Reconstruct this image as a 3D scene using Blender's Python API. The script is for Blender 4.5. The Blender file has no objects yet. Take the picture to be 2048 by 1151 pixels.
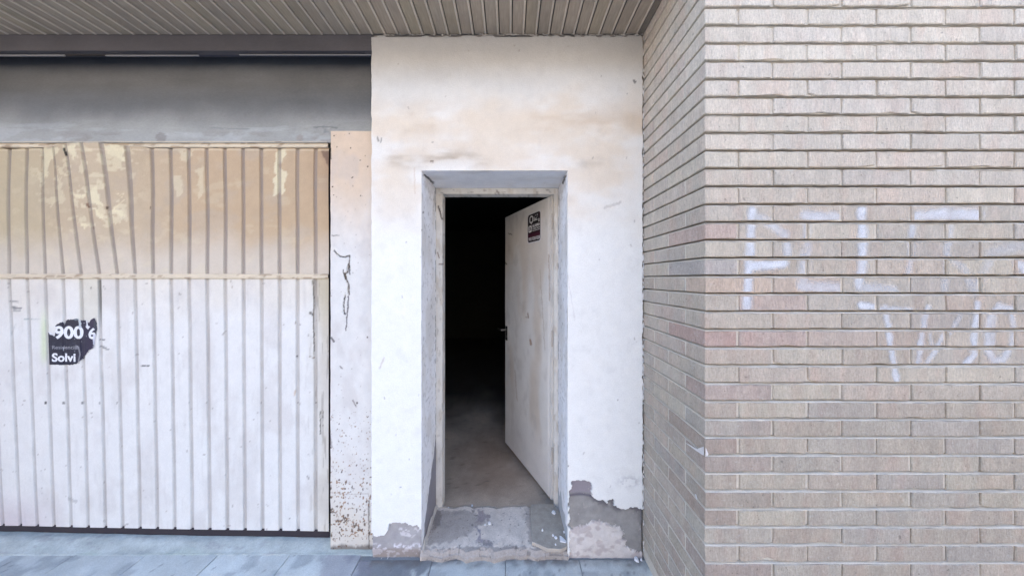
import bpy, bmesh, math, random
import numpy as np
from mathutils import Vector, Matrix
R = random.Random(7)
SC = bpy.context.scene
COL = SC.collection

# ------------------------------------------------------------------ camera, light, exposure
EYE = 1.42; F = 577.0; VX, VY = 1020.0, 558.0
cam_d = bpy.data.cameras.new('camera'); cam = bpy.data.objects.new('camera', cam_d); COL.objects.link(cam)
cam.location = (0, 0, EYE); cam.rotation_euler = (math.radians(90), 0, 0)
cam_d.sensor_width = 36.0; cam_d.lens = F / 2048 * 36.0
cam_d.shift_x = (1024 - VX) / 2048; cam_d.shift_y = -(575.5 - VY) / 2048
cam_d.clip_start = 0.05; cam_d.clip_end = 500
SC.camera = cam
SUN_EL, SUN_ROT = math.radians(52), math.radians(12)
w = bpy.data.worlds.new('World'); SC.world = w; w.use_nodes = True
nt = w.node_tree; nt.nodes.clear()
sky = nt.nodes.new('ShaderNodeTexSky'); sky.sky_type = 'NISHITA'; sky.sun_disc = False
sky.sun_elevation = SUN_EL; sky.sun_rotation = SUN_ROT
sky.air_density = 1.0; sky.dust_density = 3.0; sky.ozone_density = 1.0
bg = nt.nodes.new('ShaderNodeBackground'); bg.inputs[1].default_value = 0.15
wo = nt.nodes.new('ShaderNodeOutputWorld')
nt.links.new(sky.outputs[0], bg.inputs[0]); nt.links.new(bg.outputs[0], wo.inputs[0])
sd = bpy.data.lights.new('sun', 'SUN'); sd.energy = 3.4; sd.angle = math.radians(0.53); sd.color = (1.0, 0.93, 0.82)
sun = bpy.data.objects.new('sun', sd); COL.objects.link(sun)
sv = Vector((math.sin(SUN_ROT) * math.cos(SUN_EL), math.cos(SUN_ROT) * math.cos(SUN_EL), math.sin(SUN_EL)))
sun.rotation_euler = sv.to_track_quat('Z', 'Y').to_euler(); sun.location = (0, 0, 20)
SC.view_settings.view_transform = 'Standard'; SC.view_settings.look = 'None'
SC.view_settings.gamma = 1.0; SC.view_settings.use_curve_mapping = False
SC.view_settings.exposure = 2.55
SC.render.engine = 'CYCLES'
SC.cycles.use_denoising = True
SC.cycles.max_bounces = 8; SC.cycles.diffuse_bounces = 5

# ------------------------------------------------------------------ helpers
def lin(c):
    c = np.asarray(c, float) / 255.0
    return np.where(c <= .04045, c / 12.92, ((c + .055) / 1.055) ** 2.4)
K = 0.86
def A(*c): return lin(c) * K
def X_(px, d): return (px - VX) / F * d
def Z_(py, d): return EYE + (VY - py) / F * d
def PX(x, y): return VX + x / y * F
def PY(z, y): return VY - (z - EYE) / y * F
def G_(px, py, z=0.0):
    d = (EYE - z) * F / (py - VY); return (X_(px, d), d, z)

def _h(ix, iy, s):
    n = (ix.astype(np.int64) * 374761393 + iy.astype(np.int64) * 668265263 + s * 974634777) & 0x7fffffff
    n = ((n ^ (n >> 13)) * 1274126177) & 0x7fffffff
    return ((n ^ (n >> 16)) & 0xffff) / 65535.0
def vn(x, y, s=0):
    x = np.asarray(x, float); y = np.asarray(y, float)
    ix = np.floor(x); iy = np.floor(y); fx = x - ix; fy = y - iy
    fx = fx * fx * (3 - 2 * fx); fy = fy * fy * (3 - 2 * fy)
    ix = ix.astype(np.int64); iy = iy.astype(np.int64)
    a = _h(ix, iy, s); b = _h(ix + 1, iy, s); c = _h(ix, iy + 1, s); d = _h(ix + 1, iy + 1, s)
    return (a * (1 - fx) + b * fx) * (1 - fy) + (c * (1 - fx) + d * fx) * fy
def fbm(x, y, s=0, o=4):
    t = 0; a = 1; n = 0
    for i in range(o):
        t = t + a * vn(x * 2 ** i + 17.3 * i, y * 2 ** i - 9.1 * i, s + i * 13); n += a; a *= .5
    return t / n                                   # 0..1
def ss(a, b, x):
    t = np.clip((x - a) / (b - a), 0, 1); return t * t * (3 - 2 * t)
def dseg(x, y, pts):
    best = np.full(np.shape(x), 1e9)
    for (x0, y0), (x1, y1) in zip(pts[:-1], pts[1:]):
        dx, dy = x1 - x0, y1 - y0; L = dx * dx + dy * dy + 1e-9
        t = np.clip(((x - x0) * dx + (y - y0) * dy) / L, 0, 1)
        best = np.minimum(best, np.hypot(x - x0 - t * dx, y - y0 - t * dy))
    return best
def sdp(x, y, poly):                               # signed distance, negative inside
    d = dseg(x, y, list(poly) + [poly[0]]); ins = np.zeros(np.shape(x), bool)
    n = len(poly)
    for i in range(n):
        x0, y0 = poly[i]; x1, y1 = poly[(i + 1) % n]
        c = ((y0 > y) != (y1 > y))
        ins ^= c & (x < (x1 - x0) * (y - y0) / ((y1 - y0) if y1 != y0 else 1e-9) + x0)
    return np.where(ins, -d, d)
def mixc(c, col, m):
    return c * (1 - m[..., None]) + np.asarray(col) * m[..., None]
def marks(c, px, py, lst, soft=.8, seed=3):
    """thin scratches, cracks and dots given as (points, width, colour, strength)"""
    for pts, wd, col, st in lst:
        xs = [p[0] for p in pts]; ys = [p[1] for p in pts]
        m = (px > min(xs) - 12) & (px < max(xs) + 12) & (py > min(ys) - 12) & (py < max(ys) + 12)
        if not m.any(): continue
        x = px[m]; y = py[m]
        x = x + (fbm(x * .3, y * .3, seed) - .5) * 3; y = y + (fbm(x * .3, y * .3, seed + 5) - .5) * 3
        d = dseg(x, y, pts if len(pts) > 1 else pts * 2)
        k = (1 - ss(wd * .5 - soft * .3, wd * .5 + soft, d)) * st
        c[m] = c[m] * (1 - k[:, None]) + np.asarray(col) * k[:, None]
    return c

def link(o, parent=None):
    COL.objects.link(o)
    if parent is not None:
        o.parent = parent; o.location = Vector(o.location) - parent.location
    return o
def empty(name, loc, label, cat, group=None, kind=None):
    o = bpy.data.objects.new(name, None); o.empty_display_size = .1; COL.objects.link(o); o.location = loc
    o['label'] = label; o['category'] = cat
    if group: o['group'] = group
    if kind: o['kind'] = kind
    return o
def tag(o, label=None, cat=None, group=None, kind=None):
    if label: o['label'] = label
    if cat: o['category'] = cat
    if group: o['group'] = group
    if kind: o['kind'] = kind
    return o
def npmesh(name, V, Fq, mat=None, cols=None, smooth=False, attrs=None):
    me = bpy.data.meshes.new(name); V = np.asarray(V, np.float32); Fq = np.asarray(Fq, np.int32)
    me.vertices.add(len(V)); me.vertices.foreach_set('co', V.ravel())
    k = Fq.shape[1]
    me.loops.add(Fq.size); me.loops.foreach_set('vertex_index', Fq.ravel())
    me.polygons.add(len(Fq)); me.polygons.foreach_set('loop_start', np.arange(0, Fq.size, k, dtype=np.int32))
    me.update(calc_edges=True)
    if cols is not None:
        a = me.color_attributes.new('Col', 'FLOAT_COLOR', 'POINT')
        c4 = np.ones((len(V), 4), np.float32); c4[:, :3] = np.clip(cols, 0, 1); a.data.foreach_set('color', c4.ravel())
    for n, v in (attrs or {}).items():
        a = me.attributes.new(n, 'FLOAT', 'POINT'); a.data.foreach_set('value', np.asarray(v, np.float32).ravel())
    me.polygons.foreach_set('use_smooth', np.full(len(Fq), smooth))
    if mat: me.materials.append(mat)
    return me
def grid_faces(nu, nv, keep=None):
    i = np.arange(nu - 1)[:, None] * nv + np.arange(nv - 1)[None, :]
    q = np.stack([i, i + nv, i + nv + 1, i + 1], -1)
    if keep is not None: return q[keep]
    return q.reshape(-1, 4)
def sheet(name, U, V, posfn, colfn, mat, parent=None, keepfn=None, attrs=None, smooth=False):
    UU, VV = np.meshgrid(U, V, indexing='ij')
    P = posfn(UU, VV); C = colfn(UU, VV, P)
    keep = None
    if keepfn is not None:
        uc = (UU[:-1, :-1] + UU[1:, 1:]) / 2; vc = (VV[:-1, :-1] + VV[1:, 1:]) / 2
        keep = keepfn(uc, vc)
    q = grid_faces(len(U), len(V), keep)
    P2 = P.reshape(-1, 3); C2 = C.reshape(-1, C.shape[-1])
    if keep is not None:
        used = np.unique(q); mp = np.zeros(len(P2), np.int64); mp[used] = np.arange(len(used))
        q = mp[q]; P2 = P2[used]; C2 = C2[used]
    me = npmesh(name, P2, q, mat, C2, smooth)
    return link(bpy.data.objects.new(name, me), parent)
def boxbm(bm, x0, x1, y0, y1, z0, z1, bev=0.0):
    g = bmesh.ops.create_cube(bm, size=1.0)
    for v in g['verts']:
        v.co = Vector((x0 + (v.co.x + .5) * (x1 - x0), y0 + (v.co.y + .5) * (y1 - y0), z0 + (v.co.z + .5) * (z1 - z0)))
    if bev:
        es = list({e for v in g['verts'] for e in v.link_edges})
        bmesh.ops.bevel(bm, geom=es, offset=bev, segments=2, affect='EDGES', profile=.5)
def frombm(name, bm, mat, parent=None, smooth=False):
    me = bpy.data.meshes.new(name); bm.to_mesh(me); bm.free()
    if mat: me.materials.append(mat)
    if smooth: me.polygons.foreach_set('use_smooth', [True] * len(me.polygons))
    return link(bpy.data.objects.new(name, me), parent)
def box(name, x0, x1, y0, y1, z0, z1, mat, parent=None, bev=0.0):
    bm = bmesh.new(); boxbm(bm, x0, x1, y0, y1, z0, z1, bev); return frombm(name, bm, mat, parent)
def text_tris(s, bold=0.0):
    cu = bpy.data.curves.new('t', 'FONT'); cu.body = s; cu.size = 1; cu.offset = bold; cu.fill_mode = 'FRONT'
    o = bpy.data.objects.new('t', cu); COL.objects.link(o)
    bpy.context.view_layer.update()
    me = bpy.data.meshes.new_from_object(o); me.calc_loop_triangles()
    v = np.array([p.co[:2] for p in me.vertices]); t = np.array([l.vertices[:] for l in me.loop_triangles])
    COL.objects.unlink(o); bpy.data.objects.remove(o); bpy.data.meshes.remove(me); bpy.data.curves.remove(cu)
    mn = v.min(0); mx = v.max(0); v = (v - mn) / (mx - mn)
    return v[t]
def text_mask(x, y, s, x0, x1, y0, y1, bold=0.0):   # y grows downwards, letters fill the box
    T = text_tris(s, bold); m = np.zeros(np.shape(x), bool)
    u = (x - x0) / (x1 - x0); v = 1 - (y - y0) / (y1 - y0)
    z = (u >= -.02) & (u <= 1.02) & (v >= -.02) & (v <= 1.02)
    uu = u[z]; vv = v[z]; mm = np.zeros(uu.shape, bool)
    for a, b, c in T:
        d1 = (uu - b[0]) * (a[1] - b[1]) - (a[0] - b[0]) * (vv - b[1])
        d2 = (uu - c[0]) * (b[1] - c[1]) - (b[0] - c[0]) * (vv - c[1])
        d3 = (uu - a[0]) * (c[1] - a[1]) - (c[0] - a[0]) * (vv - a[1])
        mm |= ~(((d1 < 0) | (d2 < 0) | (d3 < 0)) & ((d1 > 0) | (d2 > 0) | (d3 > 0)))
    m[z] = mm
    return m

# ------------------------------------------------------------------ materials
def newmat(name):
    m = bpy.data.materials.new(name); m.use_nodes = True
    return m, m.node_tree, m.node_tree.nodes['Principled BSDF']
def N(t, typ, **kw):
    n = t.nodes.new(typ)
    for k, v in kw.items(): setattr(n, k, v)
    return n
def noise(t, scale, detail=4, stretch=None, rough=.6, vec=None):
    n = N(t, 'ShaderNodeTexNoise'); n.inputs['Scale'].default_value = scale; n.inputs['Detail'].default_value = detail
    n.inputs['Roughness'].default_value = rough
    src = vec
    if src is None:
        g = N(t, 'ShaderNodeNewGeometry'); src = g.outputs['Position']
    if stretch:
        mp = N(t, 'ShaderNodeMapping'); mp.inputs['Scale'].default_value = stretch
        t.links.new(src, mp.inputs['Vector']); src = mp.outputs['Vector']
    t.links.new(src, n.inputs['Vector'])
    return n.outputs['Fac']
def remap(t, s, a, b, c, d):
    m = N(t, 'ShaderNodeMapRange'); t.links.new(s, m.inputs[0])
    for i, v in enumerate((a, b, c, d)): m.inputs[i + 1].default_value = v
    return m.outputs[0]
def mulcol(t, col, fac):
    m = N(t, 'ShaderNodeVectorMath', operation='SCALE'); t.links.new(col, m.inputs[0]); t.links.new(fac, m.inputs['Scale'])
    return m.outputs[0]
def surf(name, col=None, rough=.8, g_scale=220, g_amt=.10, b_scale=9, b_amt=.08, bump=.25, bdist=.002, stretch=None, metal=0.0, spec=.3, bscale2=None):
    """col None: take the colour from the 'Col' attribute"""
    m, t, p = newmat(name)
    if col is None:
        a = N(t, 'ShaderNodeAttribute'); a.attribute_name = 'Col'; c = a.outputs['Color']
    else:
        a = N(t, 'ShaderNodeRGB'); a.outputs[0].default_value = (*col, 1); c = a.outputs[0]
    n1 = noise(t, g_scale, 3, stretch); n2 = noise(t, b_scale, 6)
    c = mulcol(t, c, remap(t, n1, .3, .7, 1 - g_amt, 1 + g_amt)); c = mulcol(t, c, remap(t, n2, .3, .7, 1 - b_amt, 1 + b_amt))
    t.links.new(c, p.inputs['Base Color']); p.inputs['Roughness'].default_value = rough
    p.inputs['Metallic'].default_value = metal; p.inputs['Specular IOR Level'].default_value = spec
    if bump:
        b = N(t, 'ShaderNodeBump'); b.inputs['Strength'].default_value = bump; b.inputs['Distance'].default_value = bdist
        ad = N(t, 'ShaderNodeMath', operation='ADD'); t.links.new(n1, ad.inputs[0]); t.links.new(noise(t, bscale2 or g_scale * .25, 3, stretch), ad.inputs[1])
        t.links.new(ad.outputs[0], b.inputs['Height']); t.links.new(b.outputs[0], p.inputs['Normal'])
    return m
M_plaster = surf('plaster', None, .9, 170, .05, 14, .03, .55, .0024, bscale2=55)
M_doorpaint = surf('door_paint', None, .5, 300, .045, 12, .04, .12, .0008, stretch=(1, 1, .35), spec=.35)
M_pilaster = surf('pilaster_paint', None, .8, 260, .04, 12, .04, .3, .0015)
M_concrete = surf('concrete', None, .92, 150, .12, 20, .08, .35, .002)
M_pave = surf('paving_stone', None, .8, 160, .10, 11, .07, .5, .002)
M_print = surf('print', None, .45, 300, .02, 10, .02, 0)
M_frame = surf('frame_paint', None, .6, 240, .05, 18, .05, .2, .001)
M_mortar = surf('mortar', A(222, 214, 200) * .92, .95, 240, .10, 8, .10, .6, .0025)
M_lintel = surf('lintel_metal', None, .55, 200, .08, 6, .10, .2, .001, stretch=(.35, 1, 1), metal=.0, spec=.5)
M_soffit = surf('soffit_metal', None, .6, 150, .12, 5, .10, .2, .001, stretch=(1, .12, 1), spec=.4)
M_soffgap = surf('soffit_joint', A(230, 222, 210) * .95, .8)
M_dark = surf('dark_metal', A(45, 42, 40), .6)
M_steel = surf('handle_steel', A(120, 118, 115), .35, metal=.9)
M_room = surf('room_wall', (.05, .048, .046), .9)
M_core = surf('wall_core', A(190, 185, 180) * .8, .95)
M_highlight = surf('highlight_metal', A(150, 152, 158), .45, metal=.3, spec=.6)
M_asph = surf('street_concrete', (.27, .25, .22), .9, 90, .25, 4, .1, .8, .004)
M_facade = surf('opposite_render', (.40, .35, .30), .9, 30, .05, 2, .08, 0)
M_win = surf('dark_glass', (.03, .035, .04), .15, bump=0, spec=.6)
M_upper = surf('upper_brick', (.40, .35, .32), .9, 60, .1, 3, .1, 0)

def brick_mat(name, island=False):
    m, t, p = newmat(name)
    tc = N(t, 'ShaderNodeTexCoord'); oi = N(t, 'ShaderNodeObjectInfo')
    if island:
        g = N(t, 'ShaderNodeNewGeometry'); rnd = g.outputs['Random Per Island']
        cr = N(t, 'ShaderNodeValToRGB'); e = cr.color_ramp.elements
        e[0].color = (*A(196, 184, 176), 1); e[1].color = (*A(182, 172, 170), 1); e.new(.5).color = (*A(192, 170, 162), 1)
        t.links.new(rnd, cr.inputs[0]); c = cr.outputs[0]
    else:
        rnd = oi.outputs['Random']; c = oi.outputs['Color']
    off = N(t, 'ShaderNodeCombineXYZ'); s = N(t, 'ShaderNodeMath', operation='MULTIPLY'); s.inputs[1].default_value = 53
    t.links.new(rnd, s.inputs[0]); t.links.new(s.outputs[0], off.inputs[0]); t.links.new(s.outputs[0], off.inputs[1])
    ad = N(t, 'ShaderNodeVectorMath', operation='ADD'); t.links.new(tc.outputs['Object'], ad.inputs[0]); t.links.new(off.outputs[0], ad.inputs[1])
    v = ad.outputs[0]
    band = noise(t, 26, 2, (1, 1, .12), .5, v)                # faint vertical bands of the firing
    drag = noise(t, 210, 3, (1, 1, .22), .6, v)               # drag marks of the die
    grit = noise(t, 150, 5, None, .7, v)
    blot = noise(t, 11, 5, None, .6)
    red = N(t, 'ShaderNodeMix', data_type='RGBA'); red.blend_type = 'MULTIPLY'
    red.inputs[7].default_value = (1.0, .86, .84, 1)
    t.links.new(remap(t, noise(t, 15, 2, (1, 1, .3), .5, v), .5, .66, 0, .4), red.inputs[0]); t.links.new(c, red.inputs[6])
    c = red.outputs[2]
    c = mulcol(t, c, remap(t, band, .35, .65, .94, 1.05)); c = mulcol(t, c, remap(t, drag, .3, .7, .86, 1.12))
    c = mulcol(t, c, remap(t, grit, .3, .7, .84, 1.13)); c = mulcol(t, c, remap(t, blot, .3, .7, .93, 1.07))
    pit = remap(t, noise(t, 75, 2, None, .4, v), .70, .76, 1, .62); c = mulcol(t, c, pit)
    sal = N(t, 'ShaderNodeMix', data_type='RGBA'); sal.inputs[7].default_value = (.62, .60, .57, 1)
    t.links.new(remap(t, noise(t, 34, 6, (1, 1, 1.6), .75), .58, .74, 0, .5), sal.inputs[0]); t.links.new(c, sal.inputs[6]); c = sal.outputs[2]
    t.links.new(c, p.inputs['Base Color']); p.inputs['Roughness'].default_value = .9; p.inputs['Specular IOR Level'].default_value = .2
    b = N(t, 'ShaderNodeBump'); b.inputs['Strength'].default_value = .9; b.inputs['Distance'].default_value = .003
    a2 = N(t, 'ShaderNodeMath', operation='ADD'); t.links.new(drag, a2.inputs[0]); t.links.new(grit, a2.inputs[1])
    t.links.new(a2.outputs[0], b.inputs['Height']); t.links.new(b.outputs[0], p.inputs['Normal'])
    return m
M_brick = brick_mat('brick_clay'); M_brick2 = brick_mat('brick_clay_far', True)
M_graf, t, p = newmat('faded_white_paint')
p.inputs['Base Color'].default_value = (*A(238, 242, 250), 1); p.inputs['Roughness'].default_value = .8
at = N(t, 'ShaderNodeAttribute'); at.attribute_name = 'dens'
gr = remap(t, noise(t, 260, 4), .32, .62, .65, 1.0)
mm = N(t, 'ShaderNodeMath', operation='MULTIPLY', use_clamp=True); t.links.new(at.outputs['Fac'], mm.inputs[0]); t.links.new(gr, mm.inputs[1])
t.links.new(mm.outputs[0], p.inputs['Alpha'])

# ------------------------------------------------------------------ ground
PZ = -0.03                                             # level of the pavement
def stuffless(o, label=None): return tag(o, label, None, None, 'structure')
road = box('road', -60, 60, -40, -1.6, -.4, -.16, M_asph); tag(road, 'street surface in front of the doorway', kind='structure')
bed = box('pavement', -60, 60, -1.6, 1.6, -.4, PZ - .006, surf('joint_sand', A(170, 174, 176) * .7, .95)); tag(bed, 'blue grey paved footway along the foot of the wall', kind='structure')
PITCH = .3785; x_first = X_(702, 1.41) if False else (702 - VX) / F * ((EYE - PZ) * F / (1150 - VY))
def pave_col(x, y):
    c = np.ones(x.shape + (3,)) * A(200, 206, 204)
    n = fbm(x * 9, y * 9, 4); c = c * (1 + (n - .5) * .35)[..., None]
    n2 = ss(.60, .78, fbm(x * 22, y * 22, 9)); c = mixc(c, A(212, 216, 216), n2 * .35); c = mixc(c, A(120, 126, 134), ss(.60, .72, fbm(x * 12, y * 12, 14, 5)) * .4); c = mixc(c, A(90, 90, 92), ss(.76, .80, fbm(x * 70, y * 70, 16, 3)) * .5)
    px = PX(x, y); py = PY(PZ, y)
    wob = (fbm(px * .05, py * .05, 31) - .5) * 46
    for poly, col, st in (([(716, 1114), (850, 1112), (868, 1122), (838, 1140), (822, 1170), (726, 1170), (716, 1140)], A(112, 116, 122), .75),
                          ([(655, 1092), (745, 1092), (735, 1125), (715, 1180), (600, 1200), (650, 1130)], A(140, 138, 148), .55)):
        c = mixc(c, col, (1 - ss(-6, 5, sdp(px + wob, py + wob * .3, poly))) * st)
    c = mixc(c, A(110, 105, 104), (1 - ss(1.455, 1.50, 1.955 - y)) * .0)
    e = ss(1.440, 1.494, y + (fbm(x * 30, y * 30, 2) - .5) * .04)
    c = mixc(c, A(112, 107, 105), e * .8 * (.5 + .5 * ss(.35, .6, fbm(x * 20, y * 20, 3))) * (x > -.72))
    return c
nslab = 0
for j, (y1, dl) in enumerate(((1.493, .373), (1.12 - .004, .373), (.739, .373), (.362, .373))):
    for i in range(-7, 6):
        x0 = x_first + i * PITCH + .0018 + (PITCH * .5 * (j % 2)); x1 = x0 + PITCH - .0036
        y0 = y1 - dl
        far = 1.522 if (x1 < -.74 and j == 0) else y1
        if j == 0 and x0 > .69: continue
        nx, ny = (36, 30) if j == 0 else (6, 6)
        hz = R.uniform(-.0015, .0015); tx = R.uniform(-.004, .004)
        U = np.concatenate([[x0, x0], np.linspace(x0 + .003, x1 - .003, nx), [x1, x1]])
        V = np.concatenate([[y0, y0], np.linspace(y0 + .003, far - .003, ny), [far, far]])
        def pos(u, v, U=U, V=V, hz=hz, tx=tx, x0=x0, nx=nx):
            z = PZ + hz + (u - x0) * tx + (fbm(u * 25, v * 25, 8) - .5) * .0016
            iu = np.arange(len(U))[:, None] + 0 * v; iv = np.arange(len(V))[None, :] + 0 * u
            e1 = (iu == 1) | (iu == len(U) - 2) | (iv == 1) | (iv == len(V) - 2); e0 = (iu == 0) | (iu == len(U) - 1) | (iv == 0) | (iv == len(V) - 1)
            return np.stack([u, v, np.where(e0, z - .006, np.where(e1, z - .0012, z))], -1)
        tint = R.uniform(.94, 1.06)
        sheet('paving_slab', U, V, pos, lambda u, v, P, k=tint: pave_col(u, v) * k, M_pave, bed)
        nslab += 1

# cement ramp under the garage door
def ramp_col(u, v, P):
    c = np.ones(u.shape + (3,)) * A(182, 190, 188); c = c * (1 + (fbm(u * 14, v * 30, 5) - .5) * .5)[..., None]
    c = mixc(c, A(176, 190, 180), ss(.5, .7, fbm(u * 3, v * 10, 12)) * .5)
    c = mixc(c, A(150, 150, 154), ss(.66, .74, fbm(u * 18, v * 60, 15)) * .4)
    return c
ramp = sheet('cement_ramp', np.arange(-3.4, -.715, .01), np.concatenate([np.arange(1.515, 1.60, .006), np.linspace(1.60, 1.80, 6)]),
      lambda u, v: np.stack([u, v, np.where(v < 1.517, PZ - .003, PZ + .001 + ss(1.51, 1.60, v + (fbm(u * 8, v * 8, 3) - .5) * .03) * .028 + (fbm(u * 30, v * 30, 4) - .5) * .006)], -1), ramp_col, M_concrete)
tag(ramp, 'strip of worn cement rising to the garage threshold', kind='structure')

# door step slab between the reveals
XL, XR, ZT = X_(843, 1.5), X_(1135, 1.5), Z_(341, 1.5)
D1, D3 = 1.5, 1.79
def sill_col(u, v, P):
    px = PX(P[..., 0], P[..., 1]); py = PY(P[..., 2], P[..., 1])
    c = np.ones(u.shape + (3,)) * A(224, 214, 203)
    c = c * (1 + (fbm(u * 30, v * 30, 21) - .5) * .30)[..., None]
    wx = px + (fbm(u * 40, v * 40, 22) - .5) * 26; wy = py + (fbm(u * 40, v * 40, 23) - .5) * 14
    for poly, col, st in (([(850, 1020), (930, 1018), (975, 1040), (945, 1062), (905, 1080), (850, 1090)], A(168, 160, 154), .7),
                          ([(860, 1024), (880, 1018), (885, 1034), (862, 1060)], A(130, 120, 116), .6),
                          ([(950, 1018), (975, 1022), (980, 1040), (955, 1044)], A(158, 148, 150), .85),
                          ([(955, 1050), (963, 1056), (962, 1084), (952, 1082)], A(152, 146, 154), .85),
                          ([(962, 1078), (984, 1082), (986, 1094), (964, 1092)], A(130, 126, 132), .8),
                          ([(1050, 1012), (1066, 1010), (1066, 1086), (1058, 1080)], A(120, 112, 108), .35),
                          ([(843, 1093), (1140, 1093), (1140, 1125), (843, 1125)], A(160, 153, 148), .75)):
        c = mixc(c, col, (1 - ss(-2.5, 2.5, sdp(wx, wy, poly))) * st)
    c = mixc(c, A(110, 104, 104), ss(.72, .78, fbm(u * 60, v * 60, 27)) * .6)
    return c
def sill_pos(u, v):
    # v runs from the front foot (-.04) over the lip to the inner edge
    lip = 1.493 + (fbm(u * 14, v * 0, 30, 5) - .5) * .038
    y = np.where(v < 0, lip - .004, lip + v)
    top = .010 + (fbm(u * 10, v * 10, 32) - .5) * .006 + .003 * ss(.35, .6, fbm(u * 9, v * 9, 33)) * (v > .006) - .016 * (1 - ss(0, .012, v))
    ledge = -.006 * ss(.52, .56, fbm(u * 16, v * 0, 34)) * (1 - ss(.012, .022, v + (fbm(u * 50, v * 30, 35) - .5) * .02))
    z = np.where(v < 0, PZ - .004 + (v + .04) * .6, top + ledge)
    return np.stack([u, np.minimum(y, 1.815), np.where(v > .29, z - (v - .29) * .6, z)], -1)
sill = sheet('door_step', np.arange(XL - .004, XR + .006, .0035), np.concatenate([np.linspace(-.04, -.001, 5), np.arange(0.0, .325, .0035)]), sill_pos, sill_col, M_concrete)
tag(sill, 'rough grey cement doorstep with broken front lip at the foot of the open doorway', 'doorstep')

# ------------------------------------------------------------------ room behind the doorway
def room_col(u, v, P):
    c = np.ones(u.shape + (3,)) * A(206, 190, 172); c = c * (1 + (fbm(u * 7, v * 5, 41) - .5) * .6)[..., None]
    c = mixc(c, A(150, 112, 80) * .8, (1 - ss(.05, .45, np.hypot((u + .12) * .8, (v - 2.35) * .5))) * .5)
    c = mixc(c, A(70, 66, 62), ss(2.5, 3.8, v + (fbm(u * 3, v * 3, 45) - .5) * 1.2) * .92)  # far floor darkened in colour to imitate light fading into the room
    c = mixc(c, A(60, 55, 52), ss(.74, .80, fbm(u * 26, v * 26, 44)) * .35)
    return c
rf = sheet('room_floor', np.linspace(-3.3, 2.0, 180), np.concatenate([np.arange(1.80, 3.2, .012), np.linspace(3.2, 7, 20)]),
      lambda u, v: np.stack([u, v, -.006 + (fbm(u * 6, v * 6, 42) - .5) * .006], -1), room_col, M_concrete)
tag(rf, 'dusty brown concrete floor of the dark room inside', kind='structure')
bm = bmesh.new()
boxbm(bm, -3.45, -3.3, 1.62, 7.2, -.1, 2.75); boxbm(bm, 2.0, 2.15, 1.80, 7.2, -.1, 2.75); boxbm(bm, -3.3, 2.0, 7.0, 7.2, -.1, 2.75)
boxbm(bm, .40, 2.0, 1.84, 1.9, -.1, 2.74)
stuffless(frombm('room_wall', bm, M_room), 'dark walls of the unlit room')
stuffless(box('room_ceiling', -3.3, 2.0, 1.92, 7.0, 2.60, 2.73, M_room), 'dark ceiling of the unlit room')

# ------------------------------------------------------------------ white plastered wall with the doorway
XW0, XW1, ZW = X_(743, 1.5), .6915, 2.685
wall = empty('plaster_wall', (0, 1.6, 0), 'white plastered wall around the open doorway, its paint peeled off near the ground', 'wall')
P_R = [(1139, 1110), (1137, 1000), (1144, 962), (1170, 960), (1183, 965), (1185, 990), (1192, 1000), (1205, 1001), (1214, 1008), (1224, 998), (1229, 1003), (1229, 1012),
       (1245, 1018), (1262, 1013), (1280, 1016), (1292, 1018), (1292, 1125), (1137, 1125)]
P_RW = [(1135, 1058), (1160, 1055), (1185, 1045), (1205, 1045), (1222, 1052), (1244, 1058), (1250, 1070), (1246, 1078), (1258, 1082), (1252, 1094), (1262, 1102), (1292, 1108), (1292, 1125), (1135, 1125)]
P_L = [(738, 1068), (768, 1071), (774, 1060), (778, 1045), (800, 1045), (834, 1049), (835, 1058), (850, 1062), (850, 1120), (738, 1120)]
def wall_masks(x, z):
    px = PX(x, D1); py = PY(z, D1)
    wx = px + (fbm(px * .12, py * .12, 51, 5) - .5) * 11; wy = py + (fbm(px * .12, py * .12, 52, 5) - .5) * 11
    pr = sdp(wx, wy, P_R); pl = sdp(wx, wy, P_L)
    prw = sdp(wx + (fbm(px * .3, py * .3, 57) - .5) * 8, wy + (fbm(px * .3, py * .3, 53) - .5) * 10, P_RW)
    return px, py, pr, pl, prw
def wall_pos(u, v):
    x = np.clip(u, XW0, XW1); back = np.maximum(XW0 - u, 0) + np.maximum(u - XW1, 0)
    z = np.minimum(v, ZW); backz = np.maximum(v - ZW, 0)
    y = D1 + back + backz + (fbm(x * 5, z * 5, 60, 3) - .5) * .004
    jl = (fbm(z * 25, z * 0, 61) - .5); x = x + np.where(x <= XW0 + .004, jl * .007, 0) - np.where(x >= XW1 - .004, np.abs(fbm(z * 45, z * 0, 62) - .45) * .016, 0)
    z = z - np.where(z >= ZW - .006, np.maximum(fbm(x * 30, x * 0, 64) - .40, 0) * .08, 0)
    px, py, pr, pl, prw = wall_masks(x, z)
    rec = np.minimum(pr, pl)
    y = y + np.where(rec < 0, .011 + .003 * fbm(px * .1, py * .1, 66), 0)
    low = (rec < 0) & (prw < 0); y = y - np.where(low, (.0055 + .004 * (fbm(px * .12, py * .12, 67) - .3)) * ss(0, 3, -prw), 0)
    return np.stack([x, y, z], -1)
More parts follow.
